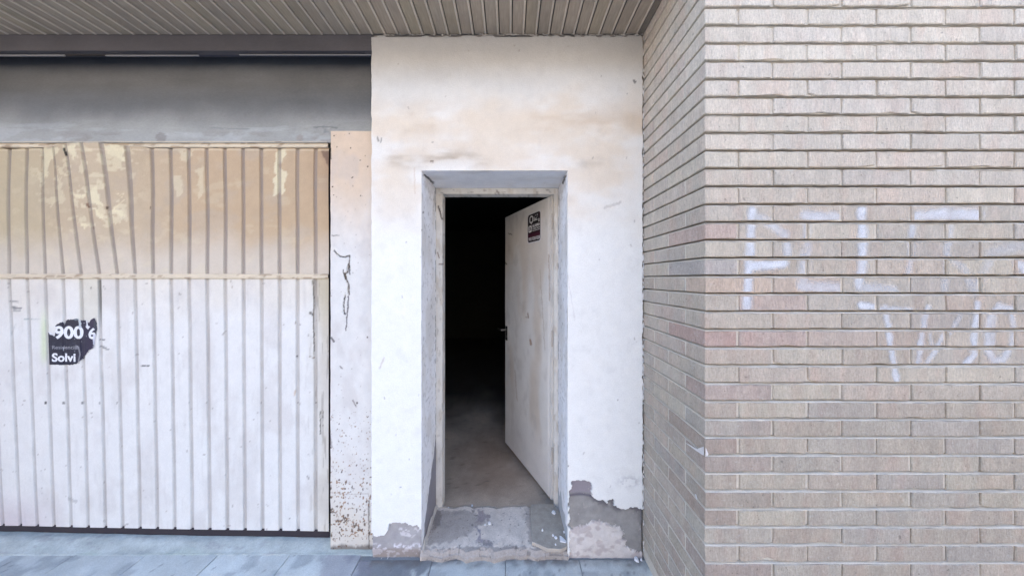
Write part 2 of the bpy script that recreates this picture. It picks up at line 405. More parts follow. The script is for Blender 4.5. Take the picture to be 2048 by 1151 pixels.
def wall_col(u, v, P):
    x, z = P[..., 0], P[..., 2]
    px, py, pr, pl, prw = wall_masks(x, z)
    c = np.ones(u.shape + (3,)) * A(246, 246, 243) * 1.02
    big = fbm(px * .008, py * .012, 70)
    yel = ss(150, 230, py + (big - .5) * 120) * (1 - ss(330, 520, py + (big - .5) * 160))
    c = mixc(c, A(232, 214, 190), yel * (.25 + .45 * ss(.35, .65, fbm(px * .01, py * .02, 71))))
    grime = ss(.45, .70, fbm(px * .012, py * .07, 72, 5))
    band = np.exp(-((py - 318) / 17) ** 2) * ss(760, 800, px) * (1 - ss(930, 1010, px))
    band2 = np.exp(-((py - 325) / 10) ** 2) * ss(1140, 1170, px) * (1 - ss(1230, 1270, px)) * .45
    c = mixc(c, A(168, 148, 124), np.clip((band + band2) * (.25 + .75 * grime), 0, 1) * .62)
    c = mixc(c, A(212, 190, 164), np.exp(-((py - 240) / 30) ** 2) * ss(.5, .75, fbm(px * .012, py * .03, 74)) * .45)
    c = mixc(c, A(178, 178, 178), (1 - ss(90, 235, py + (big - .5) * 60)) * .8)      # greyer towards the top, soffit shade put into the colour
    c = mixc(c, A(175, 170, 168), ss(.62, .80, fbm(px * .05, py * .05, 75)) * .08)
    c = c * (1 + (fbm(px * .15, py * .15, 76) - .5) * .05)[..., None]
    sm = np.exp(-(((px - 1258) / 18) ** 2 + ((py - 962) / 9) ** 2)); c = mixc(c, A(150, 148, 158), sm * .7 * ss(.4, .6, fbm(px * .15, py * .15, 77)))
    lst = [([(1268, 162), (1270, 164)], 5, A(90, 90, 92), .8), ([(1203, 154)], 2.5, A(110, 110, 110), .8), ([(861, 322), (866, 323)], 3, A(90, 70, 55), .8),
           ([(755, 275), (757, 282)], 3, A(130, 125, 120), .7), ([(763, 277), (761, 284)], 2.5, A(130, 125, 120), .6), ([(1254, 188)], 2, A(150, 150, 150), .7),
           ([(1210, 415), (1240, 405)], 5, A(190, 185, 180), .5), ([(829, 335), (830, 385)], 2, A(200, 170, 140), .3), ([(1137, 931)], 2.5, A(60, 60, 70), .8),
           ([(800, 973), (803, 973)], 2, A(150, 155, 170), .6), ([(768, 715), (760, 735)], 3, A(200, 185, 170), .5), ([(1130, 520), (1150, 640)], 1.5, A(205, 200, 200), .3)]
    for k in range(46):
        a, b = R.uniform(748, 1284), R.uniform(75, 1000)
        if 843 < a < 1135 and b > 341: continue
        lst.append(([(a, b), (a + R.uniform(-2, 2), b + R.uniform(-2, 3))], R.uniform(.8, 2.0), A(140, 130, 125), R.uniform(.3, .7)))
    c = marks(c, px, py, lst)
    # edges where the paint has flaked away
    eg = (1 - ss(1.0, 4.5, 1290 - px)) * ss(.35, .55, fbm(px * .2, py * .22, 80)); c = mixc(c, A(90, 88, 92), eg * .8)
    tg = (1 - ss(0, 7 * fbm(px * .1, py * .0, 81) + .5, py - 68)) ; c = mixc(c, A(105, 98, 95), tg * ss(.45, .6, fbm(px * .06, py * .02, 82)))
    # bare render
    b = (1 - ss(-.6, .4, pr)); g = np.ones_like(c) * A(160, 157, 154)
    g = g * (1 + (fbm(px * .09, py * .09, 83) - .5) * .45)[..., None]
    g = mixc(g, A(156, 148, 154), (1 - ss(986, 990, py)) )
    g = mixc(g, A(88, 84, 94), (1 - ss(0, 14, -pr + (fbm(px * .1, py * .1, 84) - .5) * 8)) * (py > 992) * (px > 1180) * .75)
    g = mixc(g, A(96, 90, 106), np.exp(-((py - 991 - (px - 1160) ** 2 * .006) / 3.0) ** 2) * (px < 1190) * .8)
    lw = (1 - ss(-.7, .7, prw)); l = np.ones_like(c) * A(224, 217, 212); l = l * (1 + (fbm(px * .07, py * .07, 85) - .5) * .3)[..., None]
    l = mixc(l, A(190, 178, 176), ss(.5, .62, fbm(px * .05, py * .07, 86)) * .7)
    g = mixc(g, l, lw) if False else g * (1 - lw[..., None]) + l * lw[..., None]
    c = c * (1 - b[..., None]) + g * b[..., None]
    b = (1 - ss(-.6, .4, pl)); g = np.ones_like(c) * A(178, 175, 176); g = g * (1 + (fbm(px * .09, py * .09, 87) - .5) * .3)[..., None]
    g = mixc(g, A(226, 222, 224), (1 - ss(2, 6, np.abs(sdp(px, py, [(800, 1062), (834, 1062), (822, 1074), (803, 1070)])))) * ss(.42, .55, fbm(px * .2, py * .2, 88)) * .8)
    g = mixc(g, A(232, 230, 236), ss(.5, .58, fbm(px * .16, py * .2, 89)) * ss(1086, 1094, py) * .9)
    g = mixc(g, A(150, 130, 112), ss(1096, 1104, py) * .5)
    c = c * (1 - b[..., None]) + g * b[..., None]
    return c
def cut(*segs):
    out = []
    for a, b, s in segs: out.append(np.linspace(a, b, max(2, int(round((b - a) / s)) + 1))[:-1])
    out.append([segs[-1][1]]); return np.concatenate(out)
U = cut((XW0 - .04, XW0, .02), (XW0, XL, .0035), (XL, XR, .006), (XR, XW1, .0035), (XW1, XW1 + .04, .02))
V = cut((-.035, .45, .0032), (.45, ZT, .007), (ZT, 2.60, .007), (2.60, ZW, .004), (ZW, ZW + .03, .015))
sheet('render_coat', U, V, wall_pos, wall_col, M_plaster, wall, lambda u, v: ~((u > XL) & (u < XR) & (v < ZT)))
bm = bmesh.new()
boxbm(bm, XW0 + .004, XL - .010, D1 + .014, 1.84, -.1, 2.74); boxbm(bm, XR + .010, XW1 - .004, D1 + .014, 1.84, -.1, 2.74)
boxbm(bm, XL - .010, XR + .010, D1 + .014, 1.84, ZT + .010, 2.74)
frombm('masonry_core', bm, M_core, wall)
def rev_col(side):
    def f(u, v, P):
        px = PX(P[..., 0], P[..., 1]); py = PY(P[..., 2], P[..., 1])
        c = np.ones(u.shape + (3,)) * A(252, 252, 254) * 1.06
        c = c * (1 + (fbm(u * 30, v * 30, 90) - .5) * .08)[..., None]
        c = mixc(c, A(215, 208, 196), ss(.45, .7, fbm(u * 8, v * 5, 91)) * .35)
        if side != 'T':
            ed = np.exp(-((u - (D3 - .006)) / .006) ** 2) * ss(.48, .56, fbm(v * 34, u * 60, 92 + (side == 'R')))
            c = mixc(c, A(44, 40, 40), ed * .9)
            c = mixc(c, A(120, 112, 106), ss(.62, .76, fbm(u * 60, v * 60, 94)) * .35)
            c = mixc(c, A(150, 145, 140), np.exp(-((v - 1.90) / .05) ** 2) * ss(.4, .65, fbm(u * 30, v * 20, 98)) * .5)
        if side == 'L':
            low = (v - (.02 + (u - 1.515) / .275 * .42) + (fbm(u * 20, v * 20, 95) - .5) * .07)
            c = mixc(c, A(146, 142, 148), (1 - ss(-.003, .003, low)) * (u > 1.515) * .95)
        if side == 'R':
            low = v - .13 - (fbm(u * 20, v * 12, 96) - .5) * .18
            c = mixc(c, A(140, 150, 160), (1 - ss(-.004, .004, low)) * .6)
        cr = marks(c, px, py, [([(849, 350), (858, 357), (866, 366)], 3, A(60, 58, 60), .8), ([(1131, 352), (1126, 366)], 3, A(60, 58, 60), .8),
                               ([(847, 424)], 3, A(90, 85, 85), .7), ([(843, 460)], 4, A(90, 85, 85), .7), ([(858, 474)], 2, A(90, 85, 85), .7)])
        return cr
    return f
UY = cut((D1, D3 + .05, .004)); VZ = cut((-.02, ZT, .006))
wob = lambda y, z, s: (fbm(y * 12, z * 6, s, 3) - .5) * .004 + np.where(y < D1 + .003, (fbm(z * 30, z * 0, s + 1) - .5) * .004, 0)
sheet('reveal', UY, VZ, lambda u, v: np.stack([XL + wob(u, v, 100), u, v], -1), rev_col('L'), M_plaster, wall)
sheet('reveal', UY, VZ, lambda u, v: np.stack([XR + wob(u, v, 102), u, v], -1), rev_col('R'), M_plaster, wall)
sheet('reveal', UY, cut((XL, XR, .008)), lambda u, v: np.stack([v, u, ZT + wob(u, v, 104)], -1), rev_col('T'), M_plaster, wall)
# ragged bits of paint hanging under the soffit
bm = bmesh.new()
for k in range(70):
    x = R.uniform(XW0, XW1); L = R.uniform(.008, .045); h = R.uniform(.003, .011); y = D1 - R.uniform(.001, .006)
    n = 5; top = []; bot = []
    for i in range(n + 1):
        xx = x + L * i / n; e = math.sin(math.pi * i / n)
        top.append(bm.verts.new((xx, y + .004, 2.6945 - R.uniform(0, .006)))); bot.append(bm.verts.new((xx, y - .003 * e * R.random(), 2.689 - h * (.3 + e) * R.uniform(.5, 1))))
    for i in range(n): bm.faces.new((top[i], top[i + 1], bot[i + 1], bot[i]))
o = frombm('paint_flake', bm, surf('flake_paint', A(222, 220, 220) * .9, .9), wall); tag(o, 'ragged flakes of white paint under the soffit', kind='stuff')
bm = bmesh.new()
for k in range(120):
    z = R.uniform(.0, 2.68); L = R.uniform(.004, .03); wd = R.uniform(.001, .004); y = D1 - R.uniform(.001, .004)
    v = [bm.verts.new(q) for q in ((XW1 - .001, y, z), (XW1 + .003 + wd * R.random(), y, z + .002), (XW1 + .003 + wd * R.random(), y + .001, z + L * .6), (XW1 - .001, y, z + L))]
    bm.faces.new(v)
o = frombm('paint_crumb', bm, surf('crumb_paint', A(236, 234, 232) * .95, .9), wall); tag(o, 'crusty white paint edge against the brick wall', kind='stuff')

# ------------------------------------------------------------------ door frame
fr = empty('door_frame', (XL, D3, 0), 'cream painted metal door frame set deep in the white plastered opening', 'door frame')
FXL, FXR, FZT = X_(885, D3), X_(1108, D3), Z_(388, D3)
def fr_col(seed, vert):
    def f(u, v, P):
        px = PX(P[..., 0], P[..., 1]); py = PY(P[..., 2], P[..., 1])
        c = np.ones(u.shape + (3,)) * A(228, 224, 216); c = c * (1 + (fbm(px * .08, py * .04, seed) - .5) * .2)[..., None]
        c = mixc(c, A(180, 160, 132), ss(.58, .72, fbm(px * .1, py * .03, seed + 1)) * .35)
        if vert:
            s = -1 if seed < 115 else 1; e = px - (869 if seed < 115 else 1122.5)
            c = mixc(c, A(40, 36, 36), np.exp(-(e / 1.3) ** 2) * ss(.46, .55, fbm(px * .05, py * .11, seed + 2)) * .95)
            c = mixc(c, A(150, 140, 130), ss(.66, .76, fbm(px * .2, py * .1, seed + 4)) * .35)
        else: c = mixc(c, A(110, 100, 95), ss(.66, .74, fbm(px * .12, py * .2, seed + 4)) * .5)
        c = marks(c, px, py, [([(877, 412), (880, 425), (884, 438)], 2.4, A(70, 60, 52), .9), ([(875, 504), (879, 516)], 2, A(110, 85, 60), .8), ([(880, 528), (885, 528)], 3, A(100, 70, 50), .8),
                              ([(994, 382), (997, 386)], 3, A(120, 110, 105), .7), ([(880, 383)], 2, A(100, 90, 85), .7)])
        return c
    return f
def jamb(u, v, xa, xb):         # u: 0..1 across with a returned inner edge
    x = np.where(u < 0, xa, np.where(u > 1, xb, xa + (xb - xa) * u)); y = D3 + np.where(u > 1, (u - 1), 0) * .07 - .001 + np.where(u < 0, .01, 0)
    return np.stack([x, y + (fbm(v * 6, u * 2, 5) - .5) * .002, v], -1)
UJ = np.concatenate([np.linspace(0, 1, 12), [1.0001, 1.5, 2.0]])
sheet('left_jamb', UJ, cut((-.012, ZT, .008)), lambda u, v: jamb(u, v, XL + .001, FXL), fr_col(110, True), M_frame, fr)
sheet('right_jamb', UJ, cut((-.0, ZT, .008)), lambda u, v: jamb(u, v, XR - .001, FXR), fr_col(120, True), M_frame, fr)
def head(u, v):
    z = np.where(v > 1, FZT, ZT - .001 + (FZT - ZT + .001) * v); y = D3 - .003 + np.where(v > 1, v - 1, 0) * .07
    return np.stack([u, y, z], -1)
sheet('head_bar', cut((XL + .002, XR - .002, .01)), np.concatenate([np.linspace(0, 1, 10), [1.0001, 1.5, 2]]), head, fr_col(130, False), M_frame, fr)

# ------------------------------------------------------------------ open metal door
HX, HY, EX, EY = FXR - .012, 1.812, X_(1010, 2.45), 2.46
Ld = math.hypot(EX - HX, EY - HY); ang = math.atan2(EY - HY, EX - HX)
door = empty('metal_door', (HX, HY, .03), 'scuffed beige metal door standing ajar into the dark room, black alarm notice near its top', 'door')
ux, uy = math.cos(ang), math.sin(ang); nx_, ny_ = uy, -ux        # outward normal candidates
if nx_ * (-HX) + ny_ * (-HY) < 0: nx_, ny_ = -nx_, -ny_          # face the street
DZ0, DZ1 = .035, Z_(391, 1.81)
def DP(s, z, off=0.0):
    return np.stack([HX + ux * s + nx_ * off, HY + uy * s + ny_ * off, z], -1)
def leaf_col(u, v, P):
    c = np.ones(u.shape + (3,)) * A(232, 228, 221); c = c * (1 + (fbm(u * 6, v * 3, 140) - .5) * .22)[..., None]
    c = mixc(c, A(196, 164, 122), ss(.46, .68, fbm(u * 5, v * 1.6, 141)) * (1 - ss(.5, .9, np.abs(v - 1.0))) * .32)
    c = mixc(c, A(170, 162, 152), ss(.55, .75, fbm(u * 14, v * 9, 142)) * .22)
    c = mixc(c, A(216, 214, 214), (1 - ss(.05, .5, v)) * .5)
    px = PX(P[..., 0], P[..., 1]); py = PY(P[..., 2], P[..., 1])
    c = marks(c, px, py, [([(1056, 626), (1056, 634)], 2.5, A(140, 100, 60), .7), ([(1060, 680), (1062, 688)], 3.5, A(150, 104, 56), .7), ([(1052, 634)], 2.5, A(130, 105, 70), .7),
                          ([(1018, 467), (1023, 469)], 2, A(70, 66, 62), .8), ([(1058, 483), (1068, 484)], 1.6, A(100, 95, 90), .8), ([(1010, 525), (1013, 527)], 2.5, A(50, 46, 42), .9),
                          ([(1080, 540), (1090, 700)], 1.2, A(170, 150, 125), .4), ([(1098, 510), (1099, 600)], 1.6, A(150, 110, 70), .5), ([(1030, 740), (1034, 800)], 1.6, A(175, 150, 120), .4)])
    return c
th = .040
U = np.concatenate([[-.001, 0, .0, .003], np.linspace(.006, Ld - .006, 120), [Ld - .003, Ld, Ld]])
def leaf_pos(u, v):
    i = np.arange(len(U))[:, None] + 0 * v
    off = np.where(i == 0, -th, np.where(i == 1, -.004, np.where(i == len(U) - 1, -th, np.where(i == len(U) - 2, -.003, 0))))
    groove = -.004 * np.exp(-((u - .028) / .003) ** 2)
    return DP(np.clip(u, 0, Ld), v, off + groove + (fbm(u * 4, v * 3, 145, 2) - .5) * .003 * (off == 0))
sheet('door_leaf', U, cut((DZ0, DZ1, .009)), leaf_pos, leaf_col, M_doorpaint, door)
V4 = np.array([DP(0, DZ0, -th), DP(Ld, DZ0, -th), DP(Ld, DZ1, -th), DP(0, DZ1, -th), DP(0, DZ1, -.001), DP(Ld, DZ1, -.001), DP(0, DZ0, -.001), DP(Ld, DZ0, -.001)])
me = npmesh('back_skin', V4, [(0, 1, 2, 3), (3, 2, 5, 4), (0, 6, 7, 1)], M_frame, np.ones((8, 3)) * A(190, 182, 172)); link(bpy.data.objects.new('back_skin', me), door)
def local_box(bm, s0, s1, o0, o1, z0, z1, bev=.001):
    b2 = bmesh.new(); boxbm(b2, s0, s1, o0, o1, z0, z1, bev)
    for v in b2.verts:
        s, o, z = v.co; v.co = Vector(DP(s, z, o).tolist()) if False else Vector((HX + ux * s + nx_ * o, HY + uy * s + ny_ * o, z))
    tmp = bpy.data.meshes.new('tmp'); b2.to_mesh(tmp); b2.free(); bm.from_mesh(tmp); bpy.data.meshes.remove(tmp)
HZ = 1.42 + (558 - 662) / F * 2.43
bm = bmesh.new(); local_box(bm, Ld - .052, Ld - .016, 0, .005, HZ - .075, HZ + .045, .002); pl = frombm('handle_plate', bm, M_dark, door)
bm = bmesh.new(); local_box(bm, Ld - .042, Ld - .026, .003, .05, HZ + .006, HZ + .022, .003); local_box(bm, Ld - .040, Ld + .045, .042, .056, HZ + .006, HZ + .021, .004); frombm('handle_lever', bm, M_steel, door)
bm = bmesh.new(); local_box(bm, Ld - .040, Ld - .028, .004, .012, HZ - .052, HZ - .030, .002); frombm('lock_cylinder', bm, M_steel, door)
for zz in (.32, 1.05, 1.78):
    bm = bmesh.new(); bmesh.ops.create_cone(bm, cap_ends=True, segments=12, radius1=.005, radius2=.005, depth=.10, matrix=Matrix.Translation((HX + .001, HY - .012, zz)))
    frombm('hinge', bm, surf('hinge_paint', A(205, 196, 184), .6), door)
# alarm notice glued on the door
S0, S1 = .121, .312; T1 = 1.42 + (558 - 417) / F * 1.905; T0 = T1 - .212
def st_col(u, v, P):
    s = 1 - (u - S0) / (S1 - S0); tt = (T1 - v) / (T1 - T0)     # s from the left edge of the notice, tt from its top
    def rr(x0, x1, y0, y1, r):
        ax = .9; qx = np.abs(s - (x0 + x1) / 2) * ax - (x1 - x0) / 2 * ax + r; qy = np.abs(tt - (y0 + y1) / 2) - (y1 - y0) / 2 + r
        return np.hypot(np.maximum(qx, 0), np.maximum(qy, 0)) + np.minimum(np.maximum(qx, qy), 0) - r
    W = A(228, 226, 224); c = np.ones(u.shape + (3,)) * W
    ins = rr(.045, .955, .035, .965, .10) < 0
    c = mixc(c, A(26, 22, 26), ins * 1.0); c = mixc(c, A(74, 26, 44), ins * ss(.60, .75, tt) * (1 - ss(.78, .97, tt)) * .9)
    c = mixc(c, A(66, 24, 36), ins * ss(.82, .95, s) * (1 - ss(.3, .6, tt)) * .8)
    m = np.abs(rr(.20, .42, .11, .31, .07)) < .022; m |= np.hypot((s - .31) * .9, tt - .355) < .022
    m |= (np.abs(tt - .275) < .014) & (s > .46) & (s < .76)
    m |= (np.hypot((s - .86) * .9, tt - .285) < .030) | (np.hypot((s - .86) * .9, tt - .335) < .030)
    for k, wd in enumerate((.30, .26, .22)): m |= (s > .48) & (s < .48 + wd) & (np.abs(tt - .12 - k * .055) < .016) & (vn(s * 30, tt * 40, 9 + k) > .45)
    m |= text_mask(s, tt, 'ALARMA', .38, .92, .395, .485, .03) | text_mask(s, tt, 'CONECTADA', .38, .92, .51, .57, .02)
    m |= (np.abs(tt - .605) < .008) & (s > .38) & (s < .92)
    ic = rr(.09, .34, .40, .63, .06) < 0
    m2 = ic & ~((np.abs(np.hypot((s - .15) * .9, tt - .575) - .07) < .017) & (s > .15) & (tt < .575)) & ~((np.abs(np.hypot((s - .15) * .9, tt - .575) - .125) < .017) & (s > .15) & (tt < .575)) & ~(np.hypot((s - .16) * .9, tt - .565) < .022)
    m |= m2 | text_mask(s, tt, '900 828 828', .10, .92, .80, .91, .02)
    return mixc(c, W, (m & ins) * 1.0)
def st_keep(u, v):
    s = (u - S0) / (S1 - S0); tt = (T1 - v) / (T1 - T0); qx = np.abs(s - .5) * .9 - .45 + .12; qy = np.abs(tt - .5) - .5 + .12
    return (np.hypot(np.maximum(qx, 0), np.maximum(qy, 0)) < .12)
o = sheet('alarm_notice', np.arange(S0, S1, .0012), np.arange(T0, T1, .0012), lambda u, v: DP(u, v, .0035), st_col, M_print, door, st_keep)
tag(o, 'black rounded alarm notice with white lettering')

# ------------------------------------------------------------------ pilaster
PD = 1.54
PX0, PX1, PZT = X_(661, PD), X_(746, PD), Z_(262, PD)
pil = empty('pilaster', (-.83, PD, 0), 'narrow cracked pilaster between garage door and white wall, rust speckled at its foot', 'pilaster')
CR = [[(668, 501), (673, 507), (680, 513), (690, 514), (699, 511), (698, 521), (697, 530), (699, 536)], [(697, 530), (695, 545), (690, 546), (693, 560), (697, 568), (697, 580), (698, 588)],
      [(690, 590), (689, 600), (687, 608), (688, 622), (690, 628)], [(697, 592), (696, 612), (694, 632), (692, 660)], [(699, 530), (700, 548)], [(686, 540), (691, 558)]]
def pil_pos(u, v):
    x = np.clip(u, PX0, PX1 + .02); y = PD + np.maximum(PX0 - u, 0) * 1.0 + (fbm(x * 8, v * 5, 150, 3) - .5) * .004
    px = PX(x, PD); py = PY(v, PD)
    x = x + np.where(u <= PX0 + .001, (fbm(v * 20, v * 0, 151) - .5) * .004, 0)
    d = np.full(px.shape, 99.)
    for pts in CR[:3]: d = np.minimum(d, dseg(px + (fbm(px * .3, py * .3, 152) - .5) * 4, py + (fbm(px * .3, py * .3, 153) - .5) * 4, pts))
    y = y + .004 * (1 - ss(.6, 2.2, d)) - .0012 * ss(1.5, 3, d) * (1 - ss(3, 8, d))
    return np.stack([x, y, v], -1)
def pil_col(u, v, P):
    px = PX(P[..., 0], PD); py = PY(P[..., 2], PD)
    c = np.ones(u.shape + (3,)) * A(230, 228, 224); c = mixc(c, A(226, 204, 180), 1 - ss(330, 560, py + (fbm(px * .02, py * .01, 154) - .5) * 120))
    c = mixc(c, A(204, 196, 192), ss(.5, .7, fbm(px * .03, py * .015, 155)) * .3)
    c = c * (1 + (fbm(px * .1, py * .1, 156) - .5) * .09)[..., None]
    c = mixc(c, A(220, 212, 198), ss(900, 1060, py + (fbm(px * .03, py * .03, 157) - .5) * 160) * .7)
    lst = [(p, 1.6, A(48, 38, 32), .92) for p in CR] + [(CR[1], 4.5, A(120, 100, 80), .35), (CR[3], 2.5, A(150, 145, 150), .4)]
    lst += [([(664, 471), (678, 470)], 1.5, A(120, 112, 105), .7), ([(663, 676), (668, 682)], 4, A(90, 84, 86), .8), ([(706, 800), (712, 812)], 2.5, A(120, 105, 100), .6), ([(661, 296), (662, 318)], 2, A(70, 60, 55), .7),
            ([(680, 732), (684, 736)], 2.5, A(120, 110, 105), .7), ([(660, 870), (664, 893)], 3, A(110, 95, 90), .5), ([(661, 984), (700, 988), (735, 986)], 1.6, A(150, 130, 110), .3),
            ([(738, 1000), (738, 1040), (738, 1095)], 2.5, A(80, 70, 66), .6)]
    for a, b in ((699, 267), (674, 294), (701, 296), (705, 355), (665, 373), (668, 390), (721, 391), (720, 321), (735, 333), (668, 271), (711, 809), (714, 805), (735, 674)):
        lst.append(([(a, b)], R.uniform(1.6, 3.0), A(74, 58, 50), .85))
    for k in range(70):
        lst.append(([(R.uniform(662, 740), R.uniform(265, 950))], R.uniform(.6, 1.5), A(120, 100, 90), R.uniform(.3, .7)))
    c = marks(c, px, py, lst)
    dens = ss(870, 1010, py) * (.5 + .5 * ss(.3, .6, fbm(px * .02, py * .02, 158))) * (1 - .6 * ss(1060, 1085, py))
    sp = fbm(px * .24, py * .17, 159, 3); c = mixc(c, A(92, 70, 56), ss(.775 - dens * .12, .80 - dens * .12, sp) * (py > 820) * .85)
    sp = fbm(px * .3, py * .25, 163, 2); c = mixc(c, A(150, 110, 72), ss(.80 - dens * .13, .84 - dens * .13, sp) * (py > 820) * .8)
    c = mixc(c, A(70, 60, 58), ss(1086, 1094, py + (fbm(px * .12, py * .0, 160) - .5) * 10) * .7)
    return c
sheet('render_coat', cut((PX0 - .05, PX0, .025), (PX0, PX1 + .01, .0028)), cut((-.02, PZT, .0034)), pil_pos, pil_col, M_pilaster, pil)
bm = bmesh.new(); boxbm(bm, PX0 + .004, XW0 - .001, PD + .012, 1.9, -.1, PZT - .002); boxbm(bm, PX0 + .004, XW0 - .001, 1.63, 1.9, PZT - .002, 2.74)
frombm('masonry_core', bm, M_core, pil)

# ------------------------------------------------------------------ metal lintel and fascia above the garage door
lt = empty('metal_lintel', (-2, 1.56, 2.16), 'smooth dull grey metal lintel panel above the garage door', 'lintel')
def lt_pos(u, v):                   # concave sheet: nearly upright at the top, sweeping forwards at its foot
    t = (v - 2.158) / (2.69 - 2.158); y = 1.548 + .075 * ss(-.25, .75, t) ** .9 + (fbm(u * 2.2, v * 6, 170, 3) - .5) * .004
    d = np.hypot((u - X_(648, 1.55)) * 1.0, (v - Z_(252, 1.55)) * 1.4); y = y + .006 * np.exp(-(d / .012) ** 2)
    return np.stack([u, y, v], -1)
def lt_col(u, v, P):
    px = PX(P[..., 0], P[..., 1]); py = PY(P[..., 2], P[..., 1])
    c = np.ones(u.shape + (3,)) * A(116, 119, 122) * .92; c = c * (1 + (fbm(px * .008, py * .05, 171) - .5) * .3)[..., None]
    c = mixc(c, A(186, 186, 180), ss(200, 268, py + (fbm(px * .012, py * .02, 172) - .5) * 26) * .72)      # paler towards the foot, light gradient painted into the colour
    c = mixc(c, A(212, 218, 222), ss(.52, .66, fbm(px * .015, py * .10, 173)) * ss(235, 255, py) * .22)
    c = mixc(c, A(150, 145, 138), ss(.6, .72, fbm(px * .03, py * .06, 174)) * ss(250, 280, py) * .6)
    c = mixc(c, A(92, 91, 96), (1 - ss(112, 160, py + (fbm(px * .01, py * .03, 175) - .5) * 40)) * .5)  # top band darkened, upper end of the painted light gradient
    c = marks(c, px, py, [([(322, 275)], 20, A(120, 112, 104), .55), ([(600, 276)], 14, A(150, 138, 124), .5), ([(628, 255), (648, 253), (675, 256)], 2, A(90, 95, 98), .6), ([(648, 255), (652, 264)], 5, A(130, 136, 138), .7),
                          ([(420, 256), (500, 258)], 1.5, A(130, 135, 138), .6)])
    return c
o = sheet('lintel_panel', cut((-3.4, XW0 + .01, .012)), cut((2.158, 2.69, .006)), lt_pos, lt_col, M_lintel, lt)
o.data.polygons.foreach_set('use_smooth', [True] * len(o.data.polygons))
box('lintel_core', -3.45, XW0 - .002, 1.64, 1.9, 2.165, 2.74, M_core, lt)
def fa_col(u, v, P):
    c = np.ones(u.shape + (3,)) * A(92, 91, 98) * .9; c = c * (1 + (fbm(u * 6, v * 60, 180) - .5) * .4)[..., None]
    c = mixc(c, A(170, 165, 180), ss(.60, .7, fbm(u * 12, v * 50, 181)) * ss(-.80, -.74, u) * .8); return c
fz = Z_(101, 1.5)
sheet('fascia', cut((-3.4, XW0 + .004, .02)), np.array([fz - .001, fz, fz + .002, 2.65, 2.692]), lambda u, v: np.stack([u, np.where(v < fz - .0005, 1.53, 1.502 + (fbm(u * 3, v * 3, 182) - .5) * .003), np.maximum(v, fz)], -1), fa_col, M_lintel, lt)
for a, b, py0, py1 in ((-160, 129, 109.2, 111.8), (210, 397, 109.8, 111.8), (478, 742, 108.6, 110.2), (130, 212, 109, 110.6)):
    y = 1.512; box('highlight_strip', X_(a, y), X_(b, y) - .001, y, y + .006, Z_(py1, y), Z_(py0, y), M_highlight if b != 212 else M_dark, lt, .0008)  # pale strips stand in for bright highlights on the ledge, one dark between
box('rail', -3.4, XW0 - .002, 1.522, 1.545, Z_(107, 1.52), fz + .012, surf('rail_paint', A(70, 70, 84), .6), lt, .002)

# ------------------------------------------------------------------ garage door
gd = empty('garage_door', (-2.1, 1.58, .03), 'ribbed white garage door, its upper half tan and buckled, a torn dark poster left of centre', 'garage door')
GD = 1.58; SP = .0988; RX0 = X_(630.8, GD)
bx = X_(np.array([-400, 20, 54, 90, 124, 160, 195, 233, 267, 303, 340, 700.]), GD); bd = np.array([0, 0, .002, .010, .036, .058, .067, .064, .036, .005, 0, 0])
def gy(x, z):
    t = np.clip((z - 1.45) / .685, 0, 1)
    out = np.interp(x, bx, bd) * (.12 * t + .88 * t ** 1.0) + .003 * np.sin(z * 9 + x * 3) * (t > 0) * t
    back = np.clip((1.43 - z) / 1.39, 0, 1) * np.clip((-.99 - x) / 1.8, 0, 1) * .036
    return GD - out + back + (fbm(x * 3, z * 3, 190, 2) - .5) * .004
def grv(u):                        # recess of a groove centred on every rib line
    k = np.abs(((u - RX0) / SP + .5) % 1.0 - .5) * SP
    return .009 * (1 - ss(.0062, .0122, k))
cream_polys = [[(86, 296), (112, 292), (118, 300), (100, 330), (88, 372), (84, 372)], [(124, 292), (146, 292), (156, 306), (150, 318), (138, 306), (126, 304)],
               [(208, 292), (246, 294), (246, 325), (236, 318), (215, 308)], [(172, 380), (190, 374), (203, 392), (204, 410), (180, 404)], [(142, 382), (168, 388), (170, 398), (150, 390)],
               [(180, 418), (192, 418), (208, 432), (198, 434)], [(216, 416), (249, 420), (250, 434), (238, 428), (220, 424)], [(156, 444), (174, 448), (178, 456), (166, 454)],
               [(550, 302), (572, 300), (572, 312), (562, 320), (560, 338), (574, 342), (574, 360), (568, 388), (550, 390), (545, 360), (552, 330)], [(360, 302), (384, 300), (384, 312), (372, 322), (362, 312)],
               [(346, 350), (362, 350), (366, 384), (352, 396)], [(392, 340), (406, 330), (406, 390), (396, 400)], [(112, 385), (124, 380), (130, 402), (118, 410)], [(146, 395), (158, 398), (160, 412), (148, 408)]]
